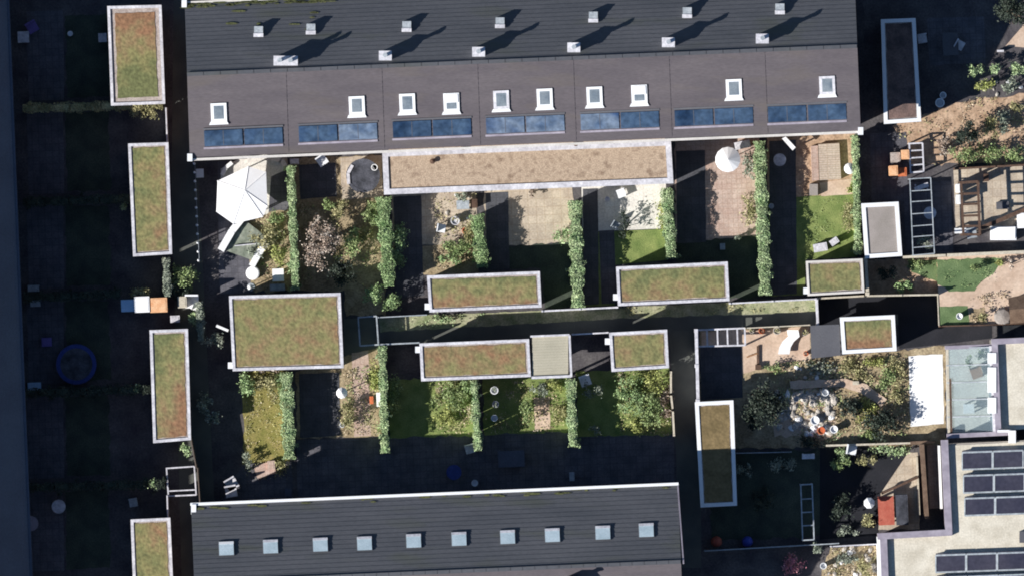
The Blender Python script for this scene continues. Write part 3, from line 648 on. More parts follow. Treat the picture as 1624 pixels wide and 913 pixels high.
def tree(x, y, r, h, m, label, n=2500, size=.15, ry=None, name='tree'):
    t = thing(name, label, 'tree', W(x, y, 0)); c = W(x, y, 0); tr = MB(); tr.lathe(c, [(.16, 0), (.12, h * .35), (.07, h * .7), (.02, h * .92)], 9)
    for k in range(9):
        a = R.uniform(0, 6.28); z = h * R.uniform(.35, .6); tr.beam(c + Vector((0, 0, z)), c + Vector((math.cos(a) * r / PPM * .7, math.sin(a) * (ry or r) / PPM * .7, z + h * R.uniform(.1, .35))), .05)
    tr.build('trunk', 'bark', t)
    cr = MB(); cr.crown(c + Vector((0, 0, h * .66)), r / PPM, (ry or r) / PPM, h * .34, n, size, clumps=int(10 + r * .6)); cr.build('crown', m, t); return t
# top row
hedge((461, 262), (469, 460), 13, 1.9, 'thin pale hedge right of the white parasol garden', 'leaf_pale', 1.1)
hedge((608, 312), (617, 455), 21, 2.0, 'loose wide hedge below the left corner of the extension')
hedge((756, 340), (765, 424), 20, 1.7, 'short hedge ending above the long shed behind lit gardens')
hedge((912, 318), (917, 488), 20, 2.0, 'hedge between the two long planted sheds', 'leaf_pale')
hedge((1057, 298), (1065, 410), 18, 1.9, 'hedge below the right corner of the extension', 'leaf_pale')
hedge((1204, 224), (1214, 468), 19, 1.9, 'longest hedge, between the pink patio and the round pale table', 'leaf_pale')
hedge((1356, 214), (1361, 404), 12, 1.8, 'thin hedge left of the gravel roofed shed', 'leaf_pale')
# bottom row
hedge((454, 590), (459, 728), 20, 2.0, 'hedge right of the olive dry lawn', 'leaf_pale')
hedge((606, 548), (611, 718), 13, 2.0, 'thin hedge right of the pink walk', 'leaf_pale')
hedge((752, 602), (758, 714), 12, 2.0, 'thin hedge below the brown planted shed', 'leaf_pale')
hedge((905, 600), (909, 708), 15, 2.0, 'hedge below the right end of the slatted canopy', 'leaf_pale')
# left column
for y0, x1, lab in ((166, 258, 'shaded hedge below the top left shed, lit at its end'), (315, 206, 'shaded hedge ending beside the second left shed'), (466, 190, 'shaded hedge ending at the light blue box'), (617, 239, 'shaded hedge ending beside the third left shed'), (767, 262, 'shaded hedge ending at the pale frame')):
    hedge((36, y0 + 6), (x1, y0), 15, 1.8, lab, 'leaf_dark' if y0 != 166 else 'leaf_olive', .7, group='hedges across the left plots')  # dark leaves put the house shade into the hedge colour
hedge((263, 408), (266, 470), 12, 2.0, 'short hedge below the second left shed', 'leaf_grey', .9, group='hedges across the left plots')
hedge((316, 478), (319, 540), 12, 1.9, 'short upright hedge left of the big square shed', 'leaf_grey', .9, group='hedges across the left plots')
shrub(296, 440, 24, 1.9, 'leaf_mid', 'grey green bush in the lane below the second left shed')
shrub(230, 463, 22, 1.9, 'leaf_olive', 'low bush directly above the white and orange boxes', ry=7)
shrub(285, 465, 26, 1.6, 'leaf_dark', 'dark bush behind the orange box', ry=10)
shrub(312, 500, 11, 1.9, 'leaf_pale', 'pale bush right of the white garden chair', ry=16)
for x, y, lab in ((199, 317, 'pale tuft set in as the sunlit hedge end left of the second left shed'), (222, 617, 'pale tuft set in as the sunlit hedge end left of the third left shed'), (240, 766, 'pale tuft set in as the sunlit hedge end left of the lower pale frame')):
    shrub(x, y, 17 if y > 400 else 8, 2.1, 'leaf_pale', lab, ry=6 if y > 400 else 14)  # pale leaves painted in as the sunlit ends of the dark hedges
shrub(340, 540, 22, 1.8, 'leaf_grey', 'grey bush touching the left side of the big square shed', ry=9)
shrub(327, 640, 17, 1.6, 'leaf_grey', 'grey shaded bush right of the third left shed', ry=20, n=500)
shrub(340, 665, 12, 1.9, 'leaf_grey', 'small grey bush below the shaded bush in the lane')
shrub(297, 713, 10, 2.4, 'leaf_pale', 'pale bush at the lower corner of the third left shed', ry=14)
# plot bushes
shrub(424, 375, 26, 1.6, 'leaf_olive', 'sprawling olive bush below the white parasol', ry=20)
shrub(438, 345, 16, 1.4, 'leaf_mid', 'green bush left of the thin pale hedge')
shrub(437, 405, 16, 1.5, 'leaf_yellow', 'yellow green bush above the small white table', ry=20)
shrub(408, 402, 14, .8, 'leaf_grey', 'grey green ground bush between white edgings', ry=20)
tree(507, 386, 33, 2.8, 'leaf_brown', 'pale reddish brown twiggy tree in the second garden', 3300, .11, ry=40)
shrub(540, 333, 17, 1.9, 'leaf_olive', 'olive bush above the reddish tree', ry=17)
shrub(520, 328, 12, 1.7, 'leaf_mid', 'small green bush touching the olive bush')
shrub(555, 385, 20, 1.6, 'leaf_mid', 'mid green bush between reddish tree and wide hedge', ry=26)
shrub(578, 372, 16, .9, 'leaf_olive', 'low dry bush on the lit soil left of the wide hedge')
shrub(545, 430, 26, 1.5, 'leaf_dark', 'dark bush in the shade above the alley', ry=22)
shrub(592, 340, 13, 1.8, 'leaf_mid', 'green bush leaning on the wide hedge', ry=26)
shrub(630, 390, 12, 1.6, 'leaf_hedge', 'bush bulging from the right side of the wide hedge', ry=44)
shrub(596, 468, 17, 2.0, 'leaf_hedge', 'left bush of the pair at the alley end', ry=19)
shrub(622, 480, 15, 2.0, 'leaf_hedge', 'right bush of the pair at the alley end', ry=20)
shrub(722, 392, 26, 1.1, 'leaf_mid', 'wide green bush in the third garden', ry=20)
shrub(715, 412, 20, 1.2, 'leaf_hedge', 'bluish green bush above the long shed', ry=9)
shrub(735, 312, 12, 1.2, 'leaf_grey', 'grey green bush under the extension edge', ry=8)
shrub(745, 372, 11, 1.4, 'leaf_olive', 'olive bush left of the short hedge', ry=20)
shrub(892, 372, 15, 1.0, 'leaf_pale', 'pale bush at the lower end of the beige patio', ry=14)
shrub(1050, 345, 7, 1.4, 'leaf_yellow', 'yellowish bush on the right edge of the bright patio', ry=34)
shrub(990, 360, 5, 1.2, 'leaf_dark', 'dark bush at the left edge of the bright patio', ry=30)
shrub(1188, 330, 10, 1.1, 'leaf_olive', 'olive bush right of the pink patio', ry=36)
shrub(1186, 265, 10, 1.0, 'leaf_grey', 'grey bush right of the small white parasol', ry=24)
shrub(1168, 376, 10, .9, 'leaf_grey', 'grey bush at the lower end of the pink patio', ry=5)
shrub(1349, 300, 9, 1.0, 'leaf_yellow', 'yellow green bush below the white round parasol')
shrub(1348, 345, 9, 1.2, 'leaf_olive', 'olive bush against the thin hedge', ry=45)
shrub(845, 305, 7, 1.0, 'leaf_brown', 'brownish plant at the top of the beige patio')
# bottom plots
shrub(392, 607, 19, 1.9, 'leaf_hedge', 'round green bush under the left corner of the big shed', ry=20)
shrub(425, 606, 24, 1.7, 'leaf_olive', 'olive bush under the big square shed', ry=19)
shrub(448, 610, 14, 1.8, 'leaf_mid', 'green bush at the top of the dry lawn hedge', ry=22)
shrub(392, 735, 8, .9, 'leaf_grey', 'grey bush at the lower left of the dry lawn', ry=18)
shrub(447, 735, 11, 1.3, 'leaf_olive', 'olive bush beside the terracotta slab', ry=15)
shrub(425, 583, 20, 3.0, 'leaf_brown', 'brown climber creeping over the lower edge of the big square shed', ry=4, n=420)
shrub(594, 600, 12, .9, 'leaf_yellow', 'yellow bush above the white box', ry=30)
shrub(618, 645, 15, 1.6, 'leaf_yellow', 'bright yellow bush right of the white box', ry=18)
shrub(552, 655, 13, 1.3, 'leaf_olive', 'olive bush left of the pink walk', ry=30)
shrub(625, 615, 11, 1.4, 'leaf_mid', 'green bush right of the thin hedge', ry=28)
shrub(720, 625, 34, 1.0, 'leaf_mid', 'wide green bush below the brown planted shed', ry=26)
shrub(705, 655, 18, .8, 'leaf_yellow', 'yellowish bush in the fourth lower garden')
shrub(740, 610, 14, 1.4, 'leaf_hedge', 'green bush left of the thin hedge', ry=14)
shrub(858, 614, 15, 1.0, 'leaf_grey', 'grey bush below the slatted canopy', ry=14)
shrub(882, 612, 12, 1.2, 'leaf_yellow', 'small yellow bush below the canopy', ry=12)
shrub(888, 650, 11, 1.0, 'leaf_olive', 'olive bush between sandy walk and hedge', ry=28)
shrub(836, 650, 8, 1.2, 'leaf_mid', 'narrow bush left of the sandy walk', ry=30)
shrub(1000, 625, 22, 1.5, 'leaf_hedge', 'left green bush below the small square shed', ry=36)
shrub(1038, 605, 17, 1.8, 'leaf_yellow', 'brightest yellow green bush below the small square shed', ry=20)
shrub(1030, 650, 26, 1.3, 'leaf_mid', 'large green bush left of the bent fence', ry=32)
shrub(1012, 672, 20, 1.2, 'leaf_yellow', 'lowest yellow green bush left of the bent fence', ry=14)
shrub(1056, 640, 9, 1.0, 'leaf_brown', 'brownish bush along the bent fence', ry=34)
# east
tree(1212, 640, 34, 3.0, 'leaf_dark', 'large dark tree left of the rockery', 3300, .16, ry=44)
tree(1400, 668, 28, 1.3, 'leaf_dark', 'dark round tree left of the white terrace', 1900, .15, ry=28)
tree(1348, 645, 20, 1.3, 'leaf_dark', 'small dark tree behind the orange pot', 1100, .14, ry=20)
tree(1598, 20, 30, 4.5, 'leaf_dark', 'dark tree in the top right corner', 1800, .16)
for i, (x, y, r, ry, h, m) in enumerate(((1548, 112, 16, 9, 1.9, 'leaf_pale'), (1574, 110, 14, 10, 2.0, 'leaf_pale'), (1606, 110, 18, 10, 2.0, 'leaf_pale'), (1560, 134, 16, 12, 1.5, 'leaf_yellow'), (1600, 136, 14, 16, 1.3, 'leaf_grey'), (1570, 200, 12, 24, 1.3, 'leaf_olive'), (1590, 195, 10, 30, 1.2, 'leaf_grey'), (1612, 170, 16, 8, 1.0, 'leaf_olive'), (1500, 232, 17, 17, 1.2, 'leaf_brown'), (1535, 215, 24, 22, 2.2, 'leaf_dark'), (1530, 245, 24, 12, 1.6, 'leaf_mid'), (1568, 245, 24, 13, 1.6, 'leaf_mid'), (1606, 243, 22, 14, 1.6, 'leaf_mid'), (1430, 455, 20, 10, 1.0, 'leaf_hedge'), (1405, 432, 22, 12, 1.3, 'leaf_dark'), (1452, 420, 20, 9, 1.1, 'leaf_mid'), (1465, 385, 14, 14, 1.2, 'leaf_grey'), (1545, 425, 14, 7, 1.2, 'leaf_mid'))):
    lab = ['pale bush at the left of the upper right row', 'pale bush in the middle of the upper right row', 'pale bush at the right of the upper right row', 'yellow bush below the upper right row', 'grey bush on the upper right soil', 'olive bush in the upper right bed', 'grey narrow bush in the upper right bed', 'olive bush at the right edge on the soil', 'reddish brown bush beside the orange cushions', 'dark bush right of the reddish brown bush', 'left green bush above the pale yard', 'middle green bush above the pale yard', 'right green bush above the pale yard', 'green bush above the dark court', 'dark bush right of the cream fence', 'green bush left of the semicircular lawn', 'grey bush at the foot of the ladder pergola', 'green bush on the semicircular lawn'][i]
    shrub(x, y, r, h if i < 17 else 1.4, m, lab, ry=ry)
shrub(1586, 418, 9, 1.3, 'leaf_yellow', 'yellow bush at the right end of the semicircular lawn')
shrub(1602, 420, 9, 1.4, 'leaf_brown', 'brown bush below the bright cream wall')
shrub(1560, 500, 9, 1.3, 'leaf_olive', 'olive bush on the lower raised lawn')
shrub(1340, 580, 28, .3, 'leaf_olive', 'olive bush below the white edged shed', ry=14)
shrub(1300, 583, 24, .3, 'leaf_grey', 'grey bush below the felt canopy', ry=14)
shrub(1385, 572, 20, .5, 'leaf_yellow', 'yellow bush right of the white edged shed corner', ry=10)
shrub(1365, 592, 18, .3, 'leaf_olive', 'olive bush on the curve of the soil walk', ry=18)
shrub(1406, 598, 18, .35, 'leaf_mid', 'green bush left of the white terrace', ry=24)
shrub(1423, 582, 14, .4, 'leaf_olive', 'olive bush at the top left of the white terrace', ry=22)
shrub(1424, 622, 11, .4, 'leaf_olive', 'olive bush touching the white terrace', ry=30)
shrub(1372, 650, 20, .45, 'leaf_yellow', 'yellow bush left of the dark round tree', ry=26)
shrub(1376, 690, 18, .45, 'leaf_mid', 'green bush below left of the dark round tree', ry=12)
shrub(1420, 712, 38, 1.0, 'leaf_pale', 'long pale bush along the cream edging wall', ry=6)
shrub(1335, 718, 12, 1.1, 'leaf_pale', 'pale bush at the shadow corner', ry=12)
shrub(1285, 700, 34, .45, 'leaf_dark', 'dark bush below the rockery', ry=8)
shrub(1376, 826, 12, 1.0, 'leaf_olive', 'olive bush below the white parasol beside the red table', ry=14)
shrub(1344, 885, 18, .8, 'leaf_grey', 'grey bush in the lower right stony bed', ry=12)
shrub(1372, 900, 16, .8, 'leaf_olive', 'olive bush left of the cream building wall', ry=14)
shrub(1295, 868, 12, 1.4, 'leaf_grey', 'grey bush at the thin grey fence', ry=10)
shrub(1256, 895, 20, 1.3, 'leaf_pink', 'shaded pink flowering bush at the bottom edge', ry=18)
shrub(1225, 585, 20, .9, 'leaf_mid', 'green bush at the lower edge of the sandy patio', ry=6)
shrub(940, 618, 16, 1.3, 'leaf_grey', 'shaded grey bush right of the canopy hedge', ry=14, n=300)
shrub(945, 680, 10, 1.1, 'leaf_grey', 'shaded grey bush above the lower terrace', ry=10, n=160)
shrub(232, 178, 30, 1.9, 'leaf_olive', 'olive bush below the top left shed', ry=6)
shrub(700, 505, 22, .5, 'leaf_pale', 'pale low plants along the lit alley verge', ry=5)
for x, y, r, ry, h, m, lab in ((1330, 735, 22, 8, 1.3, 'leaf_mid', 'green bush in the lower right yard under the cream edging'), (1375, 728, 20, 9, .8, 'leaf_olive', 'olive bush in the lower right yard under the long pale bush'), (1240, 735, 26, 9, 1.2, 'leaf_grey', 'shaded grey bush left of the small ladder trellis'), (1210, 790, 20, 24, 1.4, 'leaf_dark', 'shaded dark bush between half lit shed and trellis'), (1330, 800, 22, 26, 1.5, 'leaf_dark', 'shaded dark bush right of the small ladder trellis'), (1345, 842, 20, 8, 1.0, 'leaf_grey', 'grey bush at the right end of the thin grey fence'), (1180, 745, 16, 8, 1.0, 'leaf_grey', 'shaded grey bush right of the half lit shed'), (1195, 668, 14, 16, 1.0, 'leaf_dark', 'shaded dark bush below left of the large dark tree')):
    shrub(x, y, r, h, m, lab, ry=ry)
# loose leaves, pebbles and weeds that cover the beds
def cover(pts, n, m, size=.11, zmax=.1, label=''):
    mb = MB(); xs = [p[0] for p in pts]; ys = [p[1] for p in pts]; k = 0
    cl = [(R.uniform(min(xs), max(xs)), R.uniform(min(ys), max(ys))) for _ in range(max(4, n // 40))]
    while k < n:
        q = R.choice(cl); p = (q[0] + R.gauss(0, 5), q[1] + R.gauss(0, 5)) if R.random() < .75 else (R.uniform(min(xs), max(xs)), R.uniform(min(ys), max(ys)))
        k += 1
        if inpoly(p, pts): mb.leaf(W(p[0], p[1], .03 + .35 * 0 + R.uniform(0, zmax) + CZ[0]), size, 1.2)
    mb.build('ground_cover', m, kind='stuff', label=label or None)
CZ = [.03]
E1 = [(1232, 575), (1285, 570), (1440, 562), (1445, 690), (1340, 700), (1232, 690)]
cover(E1, 1600, 'leaf_olive'); cover(E1, 700, 'leaf_mid'); cover(E1, 1500, 'litter', .14); cover(E1, 500, 'leaf_pale')
for P in ([(470, 320), (605, 315), (610, 455), (470, 455)], [(395, 345), (462, 335), (466, 455), (400, 460)], [(540, 590), (600, 570), (606, 690), (545, 690)]):
    cover(P, 500, 'leaf_olive'); cover(P, 350, 'litter'); cover(P, 300, 'leaf_mid')
for P in ([(690, 300), (756, 296), (760, 425), (690, 428)], [(1420, 195), (1545, 155), (1624, 150), (1624, 262), (1440, 262)], [(690, 605), (750, 602), (752, 690), (690, 690)], [(980, 590), (1062, 586), (1066, 690), (985, 690)], [(768, 604), (902, 600), (902, 684), (768, 688)]):
    cover(P, 500, 'leaf_olive'); cover(P, 330, 'litter')
cover([(388, 590), (455, 588), (460, 760), (388, 762)], 700, 'leaf_olive', .09, .05); cover([(388, 600), (455, 598), (460, 760), (388, 762)], 300, 'litter', .08, .05)
cover([(1318, 868), (1394, 864), (1396, 915), (1302, 915)], 500, 'litter'); cover([(1318, 868), (1394, 864), (1396, 915), (1302, 915)], 350, 'leaf_olive')
cover([(620, 502), (770, 496), (760, 514), (620, 524)], 260, 'leaf_pale', .1, .1); cover([(985, 487), (1290, 474), (1290, 492), (985, 504)], 500, 'leaf_olive', .1, .1)
cover([(1290, 315), (1345, 312), (1350, 400), (1290, 400)], 220, 'leaf_mid', .08, .03)
CZ[0] = .55; cover([(1536, 470), (1600, 460), (1610, 510), (1540, 514)], 300, 'litter'); cover([(1490, 412), (1600, 406), (1580, 450), (1500, 460)], 260, 'leaf_mid', .08, .03)
# rocks
rp = MB().rock(Vector((0, 0, 0)), .22); rp2 = MB().rock(Vector((0, 0, 0)), .22)
def rocks(poly, n, s0, s1, label, group, z=.25):
    base = []
    for k in range(3):
        mb = MB(); mb.rock(Vector((0, 0, 0)), .2); base.append(mb.build('rock', ('stone', 'white_metal', 'stone')[k], label=label, cat='rock', group=group, origin=Vector((0, 0, 0))))
    xs = [p[0] for p in poly]; ys = [p[1] for p in poly]; k = 0
    while k < n:
        p = (R.uniform(min(xs), max(xs)), R.uniform(min(ys), max(ys)))
        if not inpoly(p, poly): continue
        b = base[0 if R.random() < .82 else 1]; o = b if (k < 3 and (b := base[k])) else b.copy()
        if k >= 3: SC.collection.objects.link(o)
        o.location = W(p[0], p[1], z); s = R.uniform(s0, s1); o.scale = (s, s * R.uniform(.7, 1.1), s); o.rotation_euler = (0, 0, R.uniform(0, 6)); k += 1
rocks([(1232, 622), (1318, 618), (1325, 692), (1235, 688)], 90, .5, 1.5, 'pale rough stone lying in the rockery right of the dark tree', 'rockery stones', .02)
rocks([(1262, 620), (1330, 622), (1325, 640), (1250, 640)], 26, .6, 1.5, 'pale stone along the top of the rockery below the soil walk', 'walk side stones', .02)
rocks([(1262, 575), (1330, 570), (1330, 598), (1262, 602)], 16, .4, .9, 'pale small stone on the bed under the felt canopy', 'bed stones', .02)
rocks([(1320, 870), (1390, 866), (1392, 912), (1310, 912)], 22, .5, 1.1, 'pale stone in the lower right bed beside the cream wall', 'lower bed stones', .02)
rocks([(700, 300), (750, 298), (752, 370), (700, 370)], 10, .4, .9, 'pale stone on the patio left of the short hedge', 'patio stones', .02)
rocks([(1560, 130), (1620, 128), (1620, 150), (1560, 152)], 9, .4, 1.0, 'pale stone on the upper right soil', 'upper right stones', .02)

# ------------------------------------------------------------ furniture and small things
def parasol(x, y, r, h, label, n=8, m='white_cloth', ry=None, rise=.35, z=0):
    t = thing('parasol', label, 'parasol', W(x, y, z)); c = W(x, y, z); rx = r / PPM; ryy = (ry or r) / PPM; mb = MB(); ap = c + Vector((0, 0, h + rise)); P = []
    for i in range(n): a = 2 * math.pi * (i + .5) / n; P.append(c + Vector((rx * math.cos(a), ryy * math.sin(a), h)))
    for i in range(n):
        a, b = P[i], P[(i + 1) % n]; mb.face([a, b, ap]); mb.face([b, a, a - Vector((0, 0, .15)), b - Vector((0, 0, .15))])
    mb.build('canopy', m, t); mb = MB(); mb.lathe(c, [(.25, 0), (.25, .06), (.03, .08), (.03, h + rise - .03)], 12); mb.build('pole', 'grey_metal', t)
    mb = MB()
    for i in range(n): mb.beam(P[i] - Vector((0, 0, .02)), ap - Vector((0, 0, .06)), .02)
    mb.build('rib', 'grey_metal', t); return t
def round_table(x, y, r, h, m, label, leg='grey_metal'):
    t = thing('garden_table', label, 'table', W(x, y, 0)); c = W(x, y, 0); mb = MB(); mb.lathe(c, [(r / PPM, h - .04), (r / PPM, h)], 24); mb.build('tabletop', m, t)
    mb = MB(); mb.lathe(c, [(.25, 0), (.25, .03), (.04, .05), (.04, h - .04)], 12); mb.build('pedestal', leg, t); return t
def table(x0, y0, x1, y1, h, m, label, rot=-2.4, name='garden_table', cat='table'):
    cx, cy = (x0 + x1) / 2, (y0 + y1) / 2; t = thing(name, label, cat, W(cx, cy, 0)); mb = MB(); mb.rect(x0, y0, x1, y1, h - .05, h, rot); mb.build('tabletop', m, t)
    for sx in (.08, .92):
        for sy in (.1, .9):
            x = x0 + (x1 - x0) * sx; y = y0 + (y1 - y0) * sy; mb = MB(); mb.rect(x - 1, y - 1, x + 1, y + 1, 0, h - .05); mb.build('leg', m, t)
    return t
def chair(x, y, rot, m, label, s=1.0, name='garden_chair'):
    t = thing(name, label, 'chair', W(x, y, 0)); t.rotation_euler = (0, 0, math.radians(rot)); t.scale = (s, s, s); c = W(x, y, 0)
    def bx(a, b): 
        mb = MB(); mb.prism([c + Vector((a[0], a[1], b[2])), c + Vector((b[0], a[1], b[2])), c + Vector((b[0], b[1], b[2])), c + Vector((a[0], b[1], b[2]))], c.z + a[2], c.z + b[2]); return mb
    bx((-.25, -.25, .42), (.25, .25, .47)).build('seat', m, t); bx((-.25, .2, .48), (.25, .27, .95)).build('backrest', m, t)
    for i in (-.22, .17):
        for j in (-.24, .16): bx((i, j, 0), (i + .05, j + .05, .42)).build('leg', m, t)
    return t
def box(x0, y0, x1, y1, h, m, lid, label, name='storage_box', cat='box', rot=-2.4):
    t = thing(name, label, cat, W((x0 + x1) / 2, (y0 + y1) / 2, 0)); mb = MB(); mb.rect(x0 + .6, y0 + .6, x1 - .6, y1 - .6, 0, h - .06, rot); mb.build('body', m, t)
    mb = MB(); mb.rect(x0, y0, x1, y1, h - .06, h - .015, rot); mb.rect(x0 + 2, y0 + 2, x1 - 2, y1 - 2, h - .015, h, rot); mb.build('lid', lid, t); return t
def pot(x, y, r, h, m, label, leaf=None, z=0):
    t = thing('plant_pot', label, 'pot', W(x, y, z)); c = W(x, y, z); r /= PPM; mb = MB(); mb.lathe(c, [(r * .7, 0), (r * .95, h * .85), (r * 1.05, h * .86), (r * 1.05, h), (r * .85, h), (r * .8, h * .8)], 18); mb.build('pot_body', m, t, smooth=False)
    if leaf: mb = MB(); mb.crown(c + Vector((0, 0, h + r * .5)), r * .9, r * .9, r * .7, 70, .09); mb.build('foliage', leaf, t)
    return t
def trampoline(x, y, r, h, pad, label):
    t = thing('trampoline', label, 'trampoline', W(x, y, 0)); c = W(x, y, 0); r /= PPM
    mb = MB(); mb.lathe(c, [(r * .81, h - .07), (r * .81, h - .02)], 28); mb.build('mat', 'black_mat', t)
    mb = MB(); mb.lathe(c, [(r * .8, h), (r, h), (r, h - .05), (r * .8, h - .05), (r * .8, h)], 28); mb.f = mb.f[:28 * 4]; mb.build('pad', pad, t)
    for i in range(6):
        a = i * math.pi / 3; p = c + Vector((math.cos(a) * r * .93, math.sin(a) * r * .93, 0)); mb = MB(); mb.beam(p, p + Vector((0, 0, h - .05)), .05); mb.build('leg', 'grey_metal', t)
    return t
t = thing('shade_sail', 'large irregular white canopy in the first garden under the upper terrace', 'canopy', W(386, 308, 0)); mb = MB()
P = [W(x, y, z) for x, y, z in ((345, 287, 2.1), (343, 336, 2.0), (370, 355, 1.95), (417, 344, 2.1), (424, 327, 2.15), (422, 273, 2.2), (394, 264, 2.3))]; ap = W(388, 302, 2.42)
for i in range(7): a, b = P[i], P[(i + 1) % 7]; mb.face([b, a, ap]); mb.face([a, b, b - Vector((0, 0, .06)), a - Vector((0, 0, .06))])
mb.build('canopy', 'white_cloth', t)
for i in (0, 2, 4, 6): mb = MB(); mb.lathe(Vector((P[i].x, P[i].y, 0)), [(.04, 0), (.04, P[i].z)], 8); mb.build('pole', 'pale_metal', t)
mb = MB()
for i in range(7): mb.beam(P[i] + Vector((0, 0, .015)), ap + Vector((0, 0, .015)), .03)
mb.build('seam', 'white_cloth', t)
mb = MB(); mb.pp([(366, 366), (392, 352), (418, 372), (420, 388), (398, 412), (360, 398)], .3, .34); mb.build('garden_tarpaulin', 'tarp', label='grey green sheet lying between the two white slanting edgings', cat='sheet')
def edging(pts, w, h, m, label, name='garden_edging'):
    mb = MB()
    for a, b in zip(pts, pts[1:]): mb.bar(a, b, w, 0, h)
    return mb.build(name, m, label=label, cat='edging')
edging([(384, 346), (368, 366), (350, 397)], 11, .7, 'white_cloth', 'white slanting garden edging just below the large parasol')
edging([(423, 384), (410, 402), (399, 422)], 10, .7, 'white_cloth', 'white slanting edging above the rounded white slab')
mb = MB(); mb.lathe(W(401, 433, 0), [(.42, 0), (.42, .4), (.36, .43)], 16); mb.build('garden_pouf', 'white_cloth', label='round white pouf at the end of the slanting edging', cat='seat')
edging([(392, 254), (420, 250), (446, 254), (452, 264)], 9, .3, 'paving_white', 'curved pale edging above the large white parasol')
edging([(352, 278), (358, 266), (368, 258)], 6, .3, 'white_cloth', 'short white slanting edging left above the large parasol')
box(311, 268, 323, 282, .5, 'grey_metal', 'white_metal', 'small pale box in the shade left of the large parasol')
edging([(372, 390), (412, 386)], 1.6, .5, 'pale_metal', 'thin pale rail across the grey ground bush')
table(432, 426, 450, 446, .7, 'white_cloth', 'small white garden table above the big square shed')
box(428, 450, 452, 461, .5, 'felt', 'grey_metal', 'grey low box below the small white table')
parasol(398, 455, 5, 1.2, 'tiny pale parasol above the big square shed', 6)
trampoline(576, 279, 27, .6, 'black_mat', 'round black trampoline left of the extension')
edging([(553, 292), (552, 275), (559, 262)], 5, .65, 'pale_metal', 'curved pale rail around the left of the black trampoline', 'garden_rail')
pot(594, 266, 5, .75, 'white_metal', 'white pot beside the black trampoline')
chair(511, 255, 35, 'white_metal', 'white chair standing under the upper terrace gutter', 1.2)
table(460, 252, 474, 260, .7, 'pale_metal', 'pale narrow table at the top of the thin pale hedge')
pot(722, 350, 7, .5, 'pale_metal', 'large pale pot on the third garden patio', 'leaf_olive')
pot(738, 366, 5, .4, 'terracotta', 'terracotta pot on the third garden patio', 'leaf_mid')
table(724, 318, 744, 332, .7, 'grey_metal', 'bluish grey table under the extension edge')
chair(700, 362, 80, 'white_metal', 'white chair at the shadow edge of the third garden')
box(746, 316, 757, 330, .6, 'wood_dark', 'wood_dark', 'dark small box near the extension edge')
chair(985, 307, 20, 'white_metal', 'white chair in the shade below the extension')
chair(976, 357, 60, 'grey_metal', 'pale chair at the lower end of the shaded patio', .9)
pot(963, 316, 4, .4, 'pale_metal', 'small pale pot in the shade below the extension')
parasol(1153, 254, 20, 1.9, 'round white parasol on the pink patio', 14)
box(1165, 224, 1190, 236, .7, 'grey_metal', 'pale_metal', 'pale box above the round white parasol', rot=-12)
round_table(1236, 254, 10, .74, 'pale_metal', 'round pale table in the shade right of the longest hedge')
mb = MB(); mb.pp([(1240, 220), (1246, 217), (1262, 234), (1257, 239)], 1.0, 1.06); 
t = thing('deck_lounger', 'narrow white lounger slanting above the round pale table', 'lounger', W(1251, 228, 0)); mb.build('seat', 'white_cloth', t)
for p in ((1243, 220), (1258, 235)): mb = MB(); mb.rect(p[0] - 1, p[1] - 1, p[0] + 1, p[1] + 1, 0, 1.0); mb.build('leg', 'white_metal', t)
t = thing('raised_deck', 'beige boarded deck in the garden left of the thin hedge', 'deck', W(1312, 258, 0)); mb = MB(); mb.pp([(1298, 229), (1331, 227), (1334, 284), (1300, 286)], .0, .35); mb.build('deck_boards', 'decking', t)
mb = MB(); mb.pp([(1286, 232), (1297, 231), (1299, 286), (1288, 287)], 0, .25); mb.build('step', 'paving_pink', t)
parasol(1346, 268, 9, 1.5, 'small white parasol right of the boarded deck', 12)
mb = MB(); mb.rect(1284, 292, 1297, 310, 0, .45); mb.build('stone_planter', 'grey_gravel', label='pale grey planter below the boarded deck', cat='planter')
patch('garden_sand', [(1300, 290), (1350, 284), (1352, 308), (1302, 312)], 'sand', .6)
box(1290, 386, 1312, 399, .6, 'stone', 'pale_metal', 'pale grey box in the shade above the small olive shed', rot=-10)
box(1316, 378, 1330, 388, .7, 'grey_metal', 'pale_metal', 'pale crate above the small olive shed, tilted', rot=-35)
box(1142, 386, 1150, 396, .5, 'grey_metal', 'grey_metal', 'small grey box in the shade above the mostly green shed')
pot(1223, 327, 4, .5, 'pale_metal', 'small pale pot right of the longest hedge')
# left plots
box(156, 53, 169, 67, .9, 'grey_metal', 'pale_metal', 'pale box left of the top left shed')
table(28, 50, 46, 68, .74, 'pale_metal', 'pale table in the shade at top left')
chair(52, 44, 30, 'purple', 'violet chair beside the top left table', 1.3)
pot(112, 54, 4, .5, 'white_metal', 'small white pot in the top left plot')
table(44, 452, 62, 462, .7, 'grey_metal', 'upper pale bench table by the left house', -2)
table(48, 476, 64, 486, .7, 'grey_metal', 'lower pale bench table by the left house', -2)
pot(28, 482, 4, .6, 'pale_metal', 'pale pot against the left house')
box(66, 535, 82, 549, .5, 'purple', 'purple', 'violet box above the blue rimmed trampoline')
trampoline(122, 577, 32, .7, 'blue_pad', 'large blue rimmed trampoline in the shade at left')
box(44, 606, 65, 620, .6, 'lightblue', 'lightblue', 'light blue box by the left house')
round_table(94, 802, 11, .74, 'pale_metal', 'oval pale table in the lower left shade')
round_table(50, 829, 12, .74, 'lilac_metal', 'lilac round table by the left house')
chair(212, 796, 10, 'grey_metal', 'grey chair above the bottom left shed')
box(192, 475, 213, 494, 1.75, 'lightblue', 'lightblue', 'light blue box at the west end of the lit row')
box(213, 470, 237, 495, 1.95, 'white_cloth', 'white_cloth', 'white box between the light blue and orange boxes')
